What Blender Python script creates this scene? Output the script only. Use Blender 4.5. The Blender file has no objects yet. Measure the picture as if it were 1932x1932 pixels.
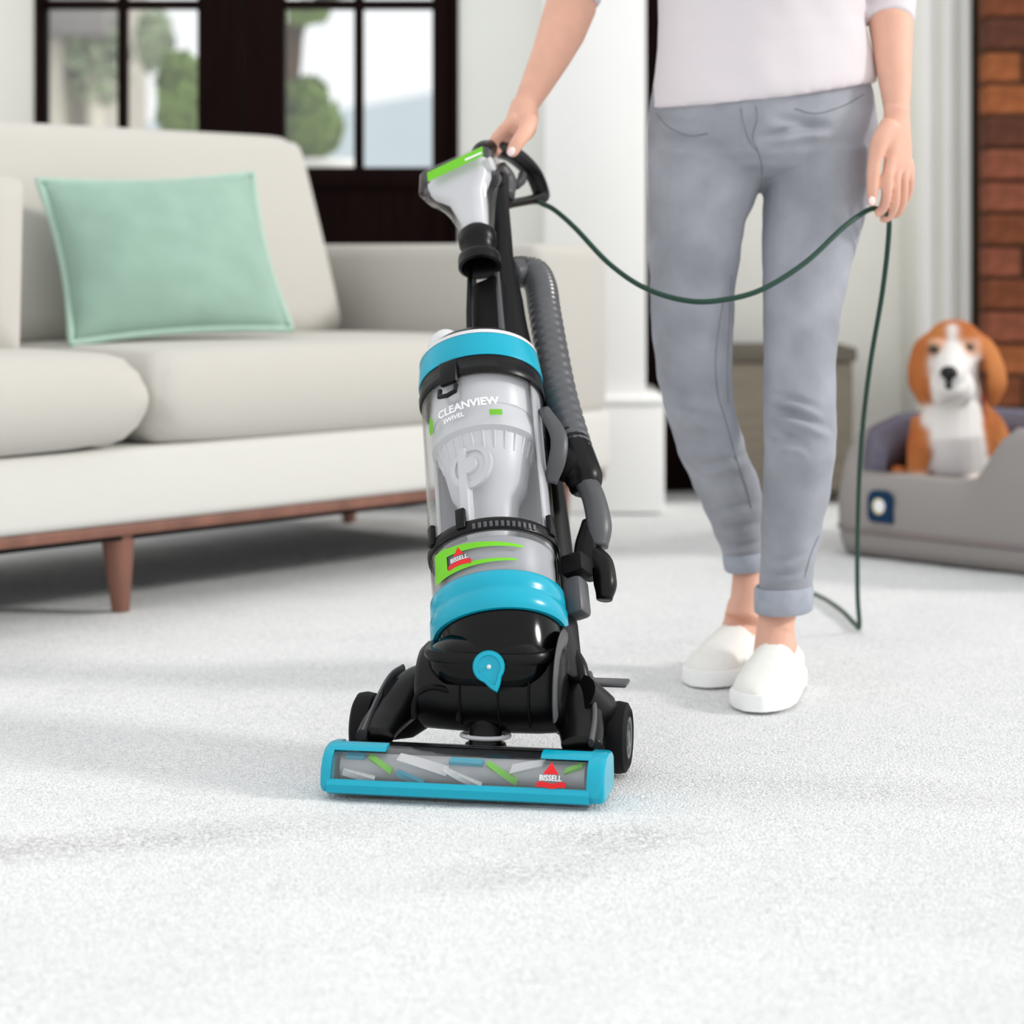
import bpy, bmesh, math, random
from mathutils import Vector, Matrix, noise
import numpy as np
PI = math.pi
random.seed(7)
C = bpy.context.scene.collection
SC = bpy.context.scene

# ------------------------------------------------------------------ camera, world, sun, exposure
FPX = 4200.0; CAMH = 0.68; HOR = 480.0          # focal length in pixels of the 1932 frame, eye height, horizon row
cam = bpy.data.cameras.new('camera'); cam_o = bpy.data.objects.new('camera', cam); C.objects.link(cam_o)
cam_o.location = (0, 0, CAMH); cam_o.rotation_euler = (PI/2, 0, 0)
cam.sensor_width = 36; cam.lens = FPX/1932*36; cam.shift_y = -(966-HOR)/1932
cam.clip_start = .05; cam.clip_end = 200
cam.dof.use_dof = True; cam.dof.focus_distance = 2.92; cam.dof.aperture_fstop = 3.6
SC.camera = cam_o
w = bpy.data.worlds.new('world'); SC.world = w; w.use_nodes = True
bg = w.node_tree.nodes['Background']; bg.inputs[0].default_value = (.98, .99, 1, 1); bg.inputs[1].default_value = 1.0
sun = bpy.data.lights.new('sun', 'SUN'); sun.energy = 1.6; sun.angle = math.radians(9); sun.color = (1, .97, .92)
sun_o = bpy.data.objects.new('sun', sun); C.objects.link(sun_o)
sun_o.rotation_euler = Vector((-1, .10, -.50)).to_track_quat('-Z', 'Y').to_euler(); sun_o.location = (4, 2, 4)
vs = SC.view_settings; vs.view_transform = 'Standard'; vs.look = 'None'; vs.gamma = 1; vs.exposure = 0.20
vs.use_curve_mapping = False

# ------------------------------------------------------------------ helpers
def at(px, py, Y):            # the point at depth Y seen at a pixel of the 1932 frame
    return Vector(((px-966)*Y/FPX, Y, CAMH-(py-HOR)*Y/FPX))
def lin(c):
    return tuple((v/255/12.92 if v/255 <= .04045 else ((v/255+.055)/1.055)**2.4) for v in c)
def tag(o, label=None, cat=None, group=None, kind=None):
    if label: o['label'] = label
    if cat: o['category'] = cat
    if group: o['group'] = group
    if kind: o['kind'] = kind
    return o
def thing(name, label, cat, loc=(0, 0, 0), group=None):
    o = bpy.data.objects.new(name, None); C.objects.link(o); o.location = loc; o.empty_display_size = .05
    return tag(o, label, cat, group)
def wloc(o):
    v = Vector(o.location)
    return v + wloc(o.parent) if o.parent and o.type == 'EMPTY' else v
def adopt(o, parent):         # children are modelled in world coordinates
    if parent is None: return o
    r = parent
    while r.parent: r = r.parent
    o.parent = parent
    o.matrix_parent_inverse = Matrix.Translation(-Vector(r.location)) if parent is r else Matrix.Identity(4)
    return o
def finish(name, me, mat, parent=None, smooth=True, sharp=35):
    if mat: me.materials.append(mat)
    if smooth:
        me.polygons.foreach_set('use_smooth', [True]*len(me.polygons))
        if sharp: me.set_sharp_from_angle(angle=math.radians(sharp))
    o = bpy.data.objects.new(name, me); C.objects.link(o)
    return adopt(o, parent)

class MB:
    def __init__(s): s.v = []; s.f = []
    def add(s, vs, fs):
        b = len(s.v); s.v += [tuple(v) for v in vs]; s.f += [tuple(b+i for i in f) for f in fs]; return s
    def loft(s, rings, caps=True, closed=True, loop=False):
        n = len(rings[0]); m = len(rings); vs = [p for r in rings for p in r]; fs = []
        for i in range(m if loop else m-1):
            j2 = (i+1) % m
            for k in range(n if closed else n-1):
                k2 = (k+1) % n
                fs.append((i*n+k, i*n+k2, j2*n+k2, j2*n+k))
        if caps and not loop:
            fs.append(tuple(range(n))[::-1]); fs.append(tuple((m-1)*n+k for k in range(n)))
        return s.add(vs, fs)
    def tube(s, path, rad, n=14, caps=True):
        P = [Vector(p) for p in path]; m = len(P)
        if not hasattr(rad, '__len__'): rad = [rad]*m
        rings = []; t0 = (P[1]-P[0]).normalized()
        ref = Vector((0, 0, 1)) if abs(t0.z) < .9 else Vector((1, 0, 0))
        a = t0.cross(ref).normalized()
        for i in range(m):
            t = (P[min(i+1, m-1)]-P[max(i-1, 0)]).normalized()
            a = (a-t*a.dot(t)).normalized(); b = t.cross(a)
            r = rad[i]; ra, rb = r if hasattr(r, '__len__') else (r, r)
            rings.append([P[i]+a*ra*math.cos(2*PI*k/n)+b*rb*math.sin(2*PI*k/n) for k in range(n)])
        return s.loft(rings, caps)
    def blob(s, c, r, R=None, n=16, m=10):
        c = Vector(c); rings = []
        for i in range(1, m):
            th = PI*i/m
            rings.append([Vector((r[0]*math.sin(th)*math.cos(2*PI*k/n), r[1]*math.sin(th)*math.sin(2*PI*k/n), r[2]*math.cos(th))) for k in range(n)])
        if R: rings = [[R @ p for p in g] for g in rings]
        return s.loft([[c+p for p in g] for g in rings])
    def box(s, lo, hi, bev=0, seg=2, M=None):
        bm = bmesh.new(); bmesh.ops.create_cube(bm, size=1)
        lo = Vector(lo); hi = Vector(hi)
        for v in bm.verts: v.co = Vector([lo[i]+(v.co[i]+.5)*(hi[i]-lo[i]) for i in range(3)])
        if bev: bmesh.ops.bevel(bm, geom=bm.edges[:], offset=bev, segments=seg, affect='EDGES', profile=.5)
        if M: bmesh.ops.transform(bm, matrix=M, verts=bm.verts[:])
        bm.verts.index_update()
        s.add([v.co[:] for v in bm.verts], [[v.index for v in f.verts] for f in bm.faces]); bm.free(); return s
    def lathe(s, prof, O, a, u, v, n=40, caps=True):   # prof: (radius, height) along a
        return s.loft([[O+a*h+(u*math.sin(2*PI*k/n)+v*math.cos(2*PI*k/n))*r for k in range(n)] for r, h in prof], caps)
    def mesh(s, name='m'):
        me = bpy.data.meshes.new(name); me.from_pydata(s.v, [], s.f)
        bm = bmesh.new(); bm.from_mesh(me); bmesh.ops.recalc_face_normals(bm, faces=bm.faces[:]); bm.to_mesh(me); bm.free()
        return me
    def build(s, name, mat, parent=None, smooth=True, sharp=35):
        return finish(name, s.mesh(name), mat, parent, smooth, sharp)
    def voxel(s, name, size, sm=6, fac=.5):            # one continuous skin over overlapping shells
        o = bpy.data.objects.new('tmp', s.mesh('tmp')); C.objects.link(o)
        r = o.modifiers.new('r', 'REMESH'); r.mode = 'VOXEL'; r.voxel_size = size
        if sm: q = o.modifiers.new('s', 'SMOOTH'); q.iterations = sm; q.factor = fac
        dg = bpy.context.evaluated_depsgraph_get()
        me = bpy.data.meshes.new_from_object(o.evaluated_get(dg)); me.name = name
        src = o.data; bpy.data.objects.remove(o); bpy.data.meshes.remove(src)
        return me
def spline(pts, n=8):
    P = [Vector(p) for p in pts]; P = [2*P[0]-P[1]]+P+[2*P[-1]-P[-2]]; out = []
    for i in range(1, len(P)-2):
        for k in range(n):
            t = k/n; a, b, c, d = P[i-1], P[i], P[i+1], P[i+2]
            out.append(.5*((2*b)+(c-a)*t+(2*a-5*b+4*c-d)*t*t+(3*b-a-3*c+d)*t**3))
    out.append(P[-2]); return out
def interp(tab, x):
    if x <= tab[0][0]: return tab[0][1:]
    for p, q in zip(tab, tab[1:]):
        if x <= q[0]:
            t = (x-p[0])/(q[0]-p[0]); t = t*t*(3-2*t)*.5+t*.5
            return tuple(a+(b-a)*t for a, b in zip(p[1:], q[1:]))
    return tab[-1][1:]
def frame_mat(o, x, y, z):
    return Matrix(((x[0], y[0], z[0], o[0]), (x[1], y[1], z[1], o[1]), (x[2], y[2], z[2], o[2]), (0, 0, 0, 1)))
def displace(me, fn):
    n = len(me.vertices); co = np.empty(n*3); no = np.empty(n*3)
    me.vertices.foreach_get('co', co); me.vertices.foreach_get('normal', no)
    co = co.reshape(-1, 3); no = no.reshape(-1, 3); co += no*fn(co, no)[:, None]
    me.vertices.foreach_set('co', co.ravel()); me.update()
def text_mesh(body, size, bold=0):
    cu = bpy.data.curves.new('t', 'FONT'); cu.body = body; cu.size = size; cu.align_x = 'CENTER'; cu.align_y = 'CENTER'; cu.offset = bold
    cu.resolution_u = 3
    o = bpy.data.objects.new('t', cu); C.objects.link(o)
    dg = bpy.context.evaluated_depsgraph_get(); me = bpy.data.meshes.new_from_object(o.evaluated_get(dg))
    bpy.data.objects.remove(o)
    bm = bmesh.new(); bm.from_mesh(me); bmesh.ops.triangulate(bm, faces=bm.faces[:])
    bmesh.ops.subdivide_edges(bm, edges=bm.edges[:], cuts=1)
    bm.to_mesh(me); bm.free()
    return me

# ------------------------------------------------------------------ materials
MATS = {}
def mat(name, col, rough=.6, spec=.5, var=0, scale=60, bump=0, bscale=200, sheen=0, metal=0, coat=0, col2=None, detail=4, sss=0, stretch=None):
    m = bpy.data.materials.new(name); m.use_nodes = True; nt = m.node_tree; b = nt.nodes['Principled BSDF']
    c = lin(col); b.inputs['Base Color'].default_value = (*c, 1); b.inputs['Roughness'].default_value = rough
    b.inputs['Specular IOR Level'].default_value = spec; b.inputs['Metallic'].default_value = metal
    if sheen: b.inputs['Sheen Weight'].default_value = sheen
    if coat: b.inputs['Coat Weight'].default_value = coat; b.inputs['Coat Roughness'].default_value = .08
    if sss: b.inputs['Subsurface Weight'].default_value = sss; b.inputs['Subsurface Radius'].default_value = (.01, .004, .002); b.inputs['Subsurface Scale'].default_value = .5
    tc = nt.nodes.new('ShaderNodeTexCoord'); src = tc.outputs['Object']
    if stretch:
        mp = nt.nodes.new('ShaderNodeMapping'); mp.inputs['Scale'].default_value = stretch; nt.links.new(src, mp.inputs[0]); src = mp.outputs[0]
    if var or col2:
        n = nt.nodes.new('ShaderNodeTexNoise'); n.inputs['Scale'].default_value = scale; n.inputs['Detail'].default_value = detail
        nt.links.new(src, n.inputs['Vector'])
        r = nt.nodes.new('ShaderNodeValToRGB'); nt.links.new(n.outputs['Fac'], r.inputs[0])
        r.color_ramp.elements[0].position = .3; r.color_ramp.elements[1].position = .7
        ca = lin(col2) if col2 else tuple(x*(1-var) for x in c); cb = c if col2 else tuple(min(1, x*(1+var)) for x in c)
        r.color_ramp.elements[0].color = (*ca, 1); r.color_ramp.elements[1].color = (*cb, 1)
        nt.links.new(r.outputs[0], b.inputs['Base Color'])
    if bump:
        n = nt.nodes.new('ShaderNodeTexNoise'); n.inputs['Scale'].default_value = bscale; n.inputs['Detail'].default_value = 3
        nt.links.new(src, n.inputs['Vector']); bp = nt.nodes.new('ShaderNodeBump'); bp.inputs['Strength'].default_value = bump; bp.inputs['Distance'].default_value = .003
        nt.links.new(n.outputs['Fac'], bp.inputs['Height']); nt.links.new(bp.outputs[0], b.inputs['Normal'])
    MATS[name] = m; return m
def clear(name, tint, gloss=.06, edge=.6, rough=.05):
    m = bpy.data.materials.new(name); m.use_nodes = True; nt = m.node_tree; nt.nodes.clear()
    out = nt.nodes.new('ShaderNodeOutputMaterial'); tr = nt.nodes.new('ShaderNodeBsdfTransparent'); gl = nt.nodes.new('ShaderNodeBsdfGlossy')
    tr.inputs[0].default_value = (*tint, 1); gl.inputs['Roughness'].default_value = rough
    lw = nt.nodes.new('ShaderNodeLayerWeight'); lw.inputs[0].default_value = .5
    pw = nt.nodes.new('ShaderNodeMath'); pw.operation = 'POWER'; pw.inputs[1].default_value = 4.0; nt.links.new(lw.outputs['Facing'], pw.inputs[0])
    fr = nt.nodes.new('ShaderNodeMath'); fr.operation = 'MULTIPLY_ADD'; fr.inputs[1].default_value = edge; fr.inputs[2].default_value = gloss; nt.links.new(pw.outputs[0], fr.inputs[0])
    mx = nt.nodes.new('ShaderNodeMixShader'); nt.links.new(fr.outputs[0], mx.inputs[0]); nt.links.new(tr.outputs[0], mx.inputs[1]); nt.links.new(gl.outputs[0], mx.inputs[2])
    nt.links.new(mx.outputs[0], out.inputs[0]); MATS[name] = m; return m
M = MATS
mat('wall_paint', (230, 231, 225), .8, .2, var=.02, scale=3, bump=.05, bscale=300)
mat('wall_beige', (232, 230, 221), .8, .2, var=.03, scale=3)
mat('wall_light', (247, 246, 239), .8, .2, var=.02, scale=3)
mat('white_trim', (247, 247, 245), .6, .3, var=.01, scale=5)
mat('dark_wood', (20, 6, 5), .6, .06, var=.3, scale=8, stretch=(6, 6, .6))
mat('brown_dark', (62, 48, 40), .6, .3, var=.2, scale=8, stretch=(6, 6, .6))
mat('mortar', (84, 62, 48), .9, .1, var=.2, scale=60)
for i, c in enumerate([(150, 88, 52), (116, 66, 42), (178, 108, 58), (92, 54, 40), (132, 76, 56), (70, 48, 40)]):
    mat('brick_%d' % i, c, .85, .2, var=.25, scale=30, bump=.4, bscale=120)
mat('sofa_fabric', (194, 191, 184), .9, .15, var=.04, scale=500, bump=.25, bscale=900, sheen=.15)
mat('sofa_white', (212, 211, 206), .9, .15, var=.03, scale=500, bump=.2, bscale=900)
mat('sofa_wood', (128, 88, 74), .5, .35, var=.2, scale=20, stretch=(1, 1, .15))
mat('mint', (148, 178, 162), .9, .15, var=.06, scale=14, bump=.3, bscale=700, sheen=.2)
mat('mint_trim', (170, 198, 183), .9, .15, var=.04, scale=60)
mat('black', (8, 8, 9), .32, .22, var=.1, scale=20)
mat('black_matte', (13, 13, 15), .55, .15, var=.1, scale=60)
mat('black_gloss', (4, 4, 5), .12, .2)
mat('grey_plastic', (74, 75, 78), .4, .45, var=.05, scale=20)
mat('hose_grey', (84, 85, 88), .28, .5, var=.08, scale=40)
mat('pale_plastic', (214, 214, 216), .35, .5, var=.02, scale=20)
mat('mid_plastic', (168, 169, 173), .4, .5, var=.04, scale=25)
mat('cyan', (0, 160, 186), .25, .3, var=.03, scale=12, coat=.15)
mat('green', (112, 200, 24), .5, .4, var=.03)
mat('green_leaf_print', (104, 178, 40), .5, .4, var=.03)
mat('red', (224, 22, 28), .5, .4, var=.02)
mat('white_print', (246, 246, 248), .5, .4, var=.01)
mat('rubber', (16, 16, 18), .6, .15, bump=.2, bscale=300)
mat('cord_green', (18, 60, 46), .45, .4, var=.1, scale=40)
mat('bristle', (226, 226, 224), .8, .2, var=.1, scale=300)
clear('bin_clear', (.95, .953, .96), rough=.04)
clear('tool_clear', (.93, .933, .94), rough=.06)
clear('window_clear', (.95, .953, .955), rough=.06)
clear('pane_clear', (.97, .98, .98), rough=.02)
mat('skin', (222, 172, 150), .55, .35, var=.05, scale=30, bump=.06, bscale=400, sss=.25)
mat('nail', (246, 226, 224), .25, .5, var=.01)
mat('tee', (218, 211, 214), .9, .1, var=.02, scale=400, bump=.12, bscale=900)
mat('denim', (157, 159, 167), .85, .15, var=.17, scale=11, bump=.4, bscale=1100, detail=8)
mat('denim_cuff', (164, 169, 180), .85, .15, var=.1, scale=40, bump=.3, bscale=1100)
mat('denim_seam', (122, 125, 133), .85, .15, var=.15, scale=60)
mat('shoe_white', (240, 239, 234), .7, .2, var=.02, scale=80, bump=.15, bscale=900)
mat('sole_white', (250, 250, 249), .5, .3, var=.01)
mat('hair', (92, 62, 44), .6, .3, var=.3, scale=30, stretch=(8, 8, 1))
mat('bed_outer', (154, 149, 146), .9, .15, var=.05, scale=300, bump=.3, bscale=600)
mat('bed_band', (140, 130, 130), .9, .15, var=.05, scale=300, bump=.3, bscale=600)
mat('bed_inner', (112, 108, 122), .9, .15, var=.1, scale=40, bump=.3, bscale=300)
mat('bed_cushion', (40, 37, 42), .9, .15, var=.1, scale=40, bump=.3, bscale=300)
mat('navy', (18, 52, 84), .7, .2, var=.05)
mat('patch_yellow', (206, 196, 120), .7, .2, var=.05)
mat('collar_red', (150, 34, 30), .6, .3, var=.05)
mat('dog_nose', (22, 18, 20), .35, .4, var=.05)
mat('dog_eye', (58, 46, 22), .2, .5)
mat('dog_lid', (150, 100, 70), .8, .2, var=.1)
mat('chest_wood', (128, 120, 106), .7, .25, var=.12, scale=12, stretch=(1, 1, 6))
mat('chest_top', (104, 98, 86), .7, .25, var=.12, scale=12)
mat('leaf', (112, 138, 62), .6, .3, var=.3, scale=6)
mat('leaf_pale', (150, 164, 132), .6, .3, var=.3, scale=6)
mat('bark', (70, 52, 36), .9, .1, var=.3, scale=10)
mat('planter_white', (242, 242, 240), .7, .2, var=.02)
mat('far_wall', (176, 170, 160), .9, .1, var=.1, scale=1.2)
mat('far_stone', (206, 200, 186), .9, .1, var=.06, scale=2)
mat('far_grey', (134, 130, 128), .9, .1, var=.1, scale=2)
mat('paving', (212, 210, 204), .9, .1, var=.05, scale=2)
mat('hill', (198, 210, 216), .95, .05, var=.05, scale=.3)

def carpet_mat():
    m = bpy.data.materials.new('carpet'); m.use_nodes = True; nt = m.node_tree; b = nt.nodes['Principled BSDF']
    N = nt.nodes.new; Lk = nt.links.new
    tc = N('ShaderNodeTexCoord'); src = tc.outputs['Object']
    b.inputs['Roughness'].default_value = .95; b.inputs['Specular IOR Level'].default_value = .05
    def nz(scale, detail=4, dist=0, stretch=None):
        n = N('ShaderNodeTexNoise'); n.inputs['Scale'].default_value = scale; n.inputs['Detail'].default_value = detail; n.inputs['Distortion'].default_value = dist
        s = src
        if stretch: mp = N('ShaderNodeMapping'); mp.inputs['Scale'].default_value = stretch; Lk(src, mp.inputs[0]); s = mp.outputs[0]
        Lk(s, n.inputs['Vector']); return n.outputs['Fac']
    def ramp(f, p0, c0, p1, c1):
        r = N('ShaderNodeValToRGB'); r.color_ramp.elements[0].position = p0; r.color_ramp.elements[1].position = p1
        r.color_ramp.elements[0].color = (*c0, 1); r.color_ramp.elements[1].color = (*c1, 1); Lk(f, r.inputs[0]); return r.outputs[0]
    def mul(a, bb, fac=1):
        x = N('ShaderNodeMix'); x.data_type = 'RGBA'; x.blend_type = 'MULTIPLY'; x.inputs[0].default_value = fac
        Lk(a, x.inputs[6]); Lk(bb, x.inputs[7]); return x.outputs[2]
    fib = ramp(nz(440, 3), .34, (.62, .63, .64), .56, (1, 1, 1))
    tuft = ramp(nz(130, 4, .4), .30, (.86, .865, .87), .55, (1, 1, 1))
    broad = ramp(nz(3.2, 3, .6), .35, (.955, .96, .96), .6, (1, 1, 1))
    base = N('ShaderNodeRGB'); base.outputs[0].default_value = (.90, .905, .90, 1)
    c = mul(mul(mul(base.outputs[0], fib), tuft), broad)
    # soiled patches with ragged outlines where the head has not passed yet
    for (x, y, rx, ry, rot, k) in ((-.42, 2.60, .27, .075, .30, .95), (-.60, 2.55, .14, .07, .1, .8), (.02, 2.46, .15, .07, .40, .8), (.12, 2.60, .13, .075, .3, .9), (.42, 2.84, .34, .09, -.25, .55)):
        mp = N('ShaderNodeMapping'); mp.vector_type = 'TEXTURE'; mp.inputs['Location'].default_value = (x, y, 0); mp.inputs['Rotation'].default_value = (0, 0, rot); mp.inputs['Scale'].default_value = (rx, ry, 1)
        Lk(src, mp.inputs[0]); ln = N('ShaderNodeVectorMath'); ln.operation = 'LENGTH'; Lk(mp.outputs[0], ln.inputs[0])
        f1 = N('ShaderNodeMapRange'); f1.inputs[1].default_value = 1.25; f1.inputs[2].default_value = .1; Lk(ln.outputs['Value'], f1.inputs[0])
        f2 = N('ShaderNodeMapRange'); f2.inputs[1].default_value = .44; f2.inputs[2].default_value = .66; Lk(nz(190, 5, .6), f2.inputs[0])
        f = N('ShaderNodeMath'); f.operation = 'MULTIPLY'; Lk(f1.outputs[0], f.inputs[0]); Lk(f2.outputs[0], f.inputs[1])
        f3 = N('ShaderNodeMath'); f3.operation = 'MULTIPLY'; Lk(f.outputs[0], f3.inputs[0]); f3.inputs[1].default_value = k
        x_ = N('ShaderNodeMix'); x_.data_type = 'RGBA'; Lk(f3.outputs[0], x_.inputs[0]); Lk(c, x_.inputs[6]); x_.inputs[7].default_value = (.36, .36, .355, 1); c = x_.outputs[2]
    Lk(c, b.inputs['Base Color'])
    bp = N('ShaderNodeBump'); bp.inputs['Strength'].default_value = .6; bp.inputs['Distance'].default_value = .006; Lk(nz(260, 3), bp.inputs['Height']); Lk(bp.outputs[0], b.inputs['Normal'])
    MATS['carpet'] = m
carpet_mat()

# ------------------------------------------------------------------ the room
def struct(name, mb, m, parent=None, **k):
    o = mb.build(name, m, parent, **k)
    if parent is None: o['kind'] = 'structure'
    return o
YW = 5.95                                            # wall with the french doors
fl = MB()                                            # carpet: a slightly uneven sheet
nx, ny = 120, 150
def fz(x, y): return .003*noise.noise(Vector((x*9, y*9, 0)))+.002*noise.noise(Vector((x*31, y*31, 3)))-.003
gv = [(-3.4+6.4*i/nx, .6+6.3*j/ny, fz(-3.4+6.4*i/nx, .6+6.3*j/ny)) for j in range(ny+1) for i in range(nx+1)]
fl.add(gv, [(j*(nx+1)+i, j*(nx+1)+i+1, (j+1)*(nx+1)+i+1, (j+1)*(nx+1)+i) for j in range(ny) for i in range(nx)])
floor = struct('floor', fl, M['carpet'], sharp=0)
tag(floor, 'soft white cut pile carpet covering the room floor')
DX0, DX1, DH = -1.276, -.143, 2.40
wb = MB().box((-3.4, YW, 0), (DX0, YW+.16, 2.7)); struct('wall_left', wb, M['wall_beige'], smooth=False)
wb = MB().box((DX1, YW, 0), (.12, YW+.16, 2.7)).box((DX0, YW, DH), (DX1, YW+.16, 2.7)); struct('wall_back', wb, M['wall_paint'], smooth=False)
pil = MB().box((.085, YW-.08, .0), (.353, YW+.6, 2.7), .006); pl = struct('trim_1', pil, M['white_trim'])
MB().box((.065, YW-.11, 0), (.40, YW+.62, .285), .008).build('plinth', M['white_trim'], pl)
MB().box((.060, YW-.115, .285), (.405, YW+.625, .305), .008).build('plinth_cap', M['white_trim'], pl)
bb = MB().box((DX1+.0, YW-.018, 0), (.064, YW, .15), .005); struct('baseboard_back', bb, M['white_trim'])
# recessed wall behind the woman and the dog
YR = 6.5
struct('wall_recess', MB().box((.353, YR, 0), (2.6, YR+.15, 2.7)), M['wall_light'], smooth=False)
bd = struct('trim_2', MB().box((.357, YR-.10, 0), (.535, YR-.002, 2.5), .006), M['dark_wood']); tag(bd, 'dark brown wooden door casing beside the white pillar')
tr = MB().box((1.135, 6.22, 0), (1.285, 6.495, 2.7), .01)
t3 = struct('trim_3', tr, M['wall_light'])
for x0, x1 in ((1.145, 1.175), (1.20, 1.235), (1.255, 1.28)): MB().box((x0, 6.19, 0), (x1, 6.222, 2.7), .008).build('moulding', M['white_trim'], t3)
struct('baseboard_right', MB().box((.54, YR-.02, 0), (1.132, YR-.001, .14), .005), M['white_trim'])
# brick chimney breast
BX, BY = 1.283, 6.02
wr = struct('wall_right', MB().box((BX+.012, BY+.012, 0), (2.5, 6.48, 2.7)), M['mortar'], smooth=False)
bricks = {}
def brick_mesh(wd, hg, k):
    key = (round(wd, 3), k)
    if key not in bricks:
        me = MB().box((0, 0, 0), (wd, .09, hg), .006, 1).mesh('brick'); me.materials.append(M['brick_%d' % k]); bricks[key] = me
    return bricks[key]
hb, r = .088, 0
z = .004
while z < 2.6:
    x = BX; off = r % 2
    first = True
    while x < 1.60:
        wd = random.choice([.095, .12]) if (first and off) else random.choice([.16, .19, .215])
        k = random.choice([0, 0, 1, 1, 2, 3, 4, 4, 5])
        o = bpy.data.objects.new('brick', brick_mesh(wd, hb-.010, k)); C.objects.link(o)
        o.location = (x, BY+random.uniform(-.006, .004), z); o.parent = wr
        x += wd+.011; first = False
    z += hb; r += 1

# french doors
def french_door(name, x0, x1, gx0, gx1, ncol, label):
    y0, y1 = YW+.02, YW+.075
    rows = [.914, 1.352, 1.790, 2.228]; zt = 2.38
    f = MB()
    for a, b_ in ((x0, gx0), (gx1, x1)): f.box((a, y0, .01), (b_, y1, zt), .004)
    f.box((gx0, y0, .01), (gx1, y1, .16), .004).box((gx0, y0, .86), (gx1, y1, .914), .004).box((gx0, y0, rows[-1]), (gx1, y1, zt), .004)
    d = tag(f.build(name, M['dark_wood']), label, kind='structure')
    MB().box((gx0-.004, y0+.015, .155), (gx1+.004, y1-.015, .865)).build('door_panel', M['dark_wood'], d)
    cw = (gx1-gx0)/ncol
    for i in range(1, ncol): MB().box((gx0+cw*i-.0125, y0+.006, .914), (gx0+cw*i+.0125, y1-.006, rows[-1]), .003).build('glazing_bar', M['dark_wood'], d)
    for zz in rows[1:-1]: MB().box((gx0, y0+.008, zz-.012), (gx1, y1-.008, zz+.012), .003).build('glazing_bar', M['dark_wood'], d)
    for i in range(ncol):
        for j in range(3):
            MB().box((gx0+cw*i, y0+.024, rows[j]), (gx0+cw*(i+1), y0+.030, rows[j+1])).build('pane', M['pane_clear'], d, smooth=False)
    return d
french_door('door_1', -1.262, -.728, -1.262+.012, -.844, 2, 'dark brown glazed french door leaf behind the sofa back')
dr = french_door('door_2', -.724, -.160, -.610, -.214, 2, 'dark brown glazed french door leaf ending beside the white wall')
fr = MB().box((DX0, YW-.01, 0), (DX0+.013, YW+.11, DH), .003).box((DX1-.016, YW-.01, 0), (DX1, YW+.11, DH), .003).box((DX0, YW-.01, DH-.015), (DX1, YW+.11, DH), .003)
struct('trim_4', fr, M['dark_wood'])

# ------------------------------------------------------------------ the garden beyond the glass
struct('terrace', MB().box((-9, 6.7, -.12), (6, 60, -.02)), M['paving'], smooth=False)
def leafy(name, parent, centers, n, size, m, seed):
    rnd = random.Random(seed); mb = MB()
    for _ in range(n):
        c, r = rnd.choice(centers); d = Vector((rnd.gauss(0, 1), rnd.gauss(0, 1), rnd.gauss(0, 1))).normalized()
        p = Vector(c)+Vector((d.x*r[0], d.y*r[1], d.z*r[2]))*rnd.uniform(.6, 1.0)
        t = Vector((rnd.gauss(0, 1), rnd.gauss(0, 1), rnd.gauss(0, 1))).normalized(); q = (d.cross(t)+t*.2).normalized(); t = q.cross(d+t*.4).normalized()
        s = size*rnd.uniform(.7, 1.3)
        mb.add([p-q*s, p-t*s*.45, p+q*s, p+t*s*.45+d*s*.2], [(0, 1, 2), (0, 2, 3)])
    o = mb.build(name, m, parent, smooth=False); o['kind'] = 'stuff'; return o
def potted(px, Y, ytop, ybase, halfw, label, seed, group=None):
    s = FPX/Y; x = (px-966)/s; zt = CAMH+(HOR-ytop)/s; zb = CAMH+(HOR-ybase)/s
    t = thing('potted_shrub', label, 'shrub', (x, Y, -.02))
    hw = halfw/s
    u, v, a = Vector((1, 0, 0)), Vector((0, -1, 0)), Vector((0, 0, 1))
    MB().lathe([(.14, 0), (.15, .04), (.11, .08), (.10, zb-.28), (.17, zb-.04), (.19, zb-.02), (.19, zb), (.15, zb), (.14, zb-.06)], Vector((x, Y, -.02)), a, u, v, 24).build('planter', M['planter_white'], t)
    MB().tube([(x, Y, zb-.06), (x+.01, Y, zb+.1), (x, Y, zt-.2)], [.03, .025, .012], 8).build('stem', M['bark'], t)
    h = zt-zb
    leafy('foliage', t, [((x, Y, zb+h*.35), (hw, hw, h*.42)), ((x-.02, Y, zb+h*.7), (hw*.7, hw*.7, h*.32))], 1500, .05, M['leaf'], seed)
    return t
potted(350, 8.6, 105, 258, 55, 'narrow green shrub in a tall white planter standing nearer the pale stone house', 3)
potted(592, 8.9, 150, 292, 52, 'broad green shrub in a tall white planter, a dark branch hanging above it', 4)
tree = thing('garden_tree', 'bare branched tree reaching over the shrubs outside', 'tree', (-1.12, 10.2, -.02))
tk = [Vector((-1.12, 10.2, -.02)), Vector((-1.10, 10.2, .9)), Vector((-1.03, 10.2, 1.5)), Vector((-.98, 10.2, 1.75)), Vector((-.82, 10.15, 1.86)), Vector((-.70, 10.1, 1.92))]
MB().tube(spline(tk, 5), [.09-.075*i/25 for i in range(26)], 8).build('branch', M['bark'], tree)
MB().tube(spline([(-1.08, 10.2, 1.3), (-1.2, 10.2, 1.9), (-1.15, 10.2, 2.6), (-1.3, 10.2, 3.2)], 5), [.06-.04*i/15 for i in range(16)], 8).build('trunk', M['bark'], tree)
leafy('foliage', tree, [((-.80, 10.1, 1.90), (.14, .1, .035)), ((-1.2, 10.2, 3.3), (.5, .5, .35)), ((-.93, 10.15, 1.78), (.10, .1, .05))], 500, .05, M['leaf'], 9)
hs = thing('garden_house', 'pale stone house with grey pillars across the terrace', 'house', (-3.2, 14, -.02))
MB().box((-4.6, 14, -.02), (-2.62, 16, 4.2)).build('wall', M['far_wall'], hs, smooth=False)
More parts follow.
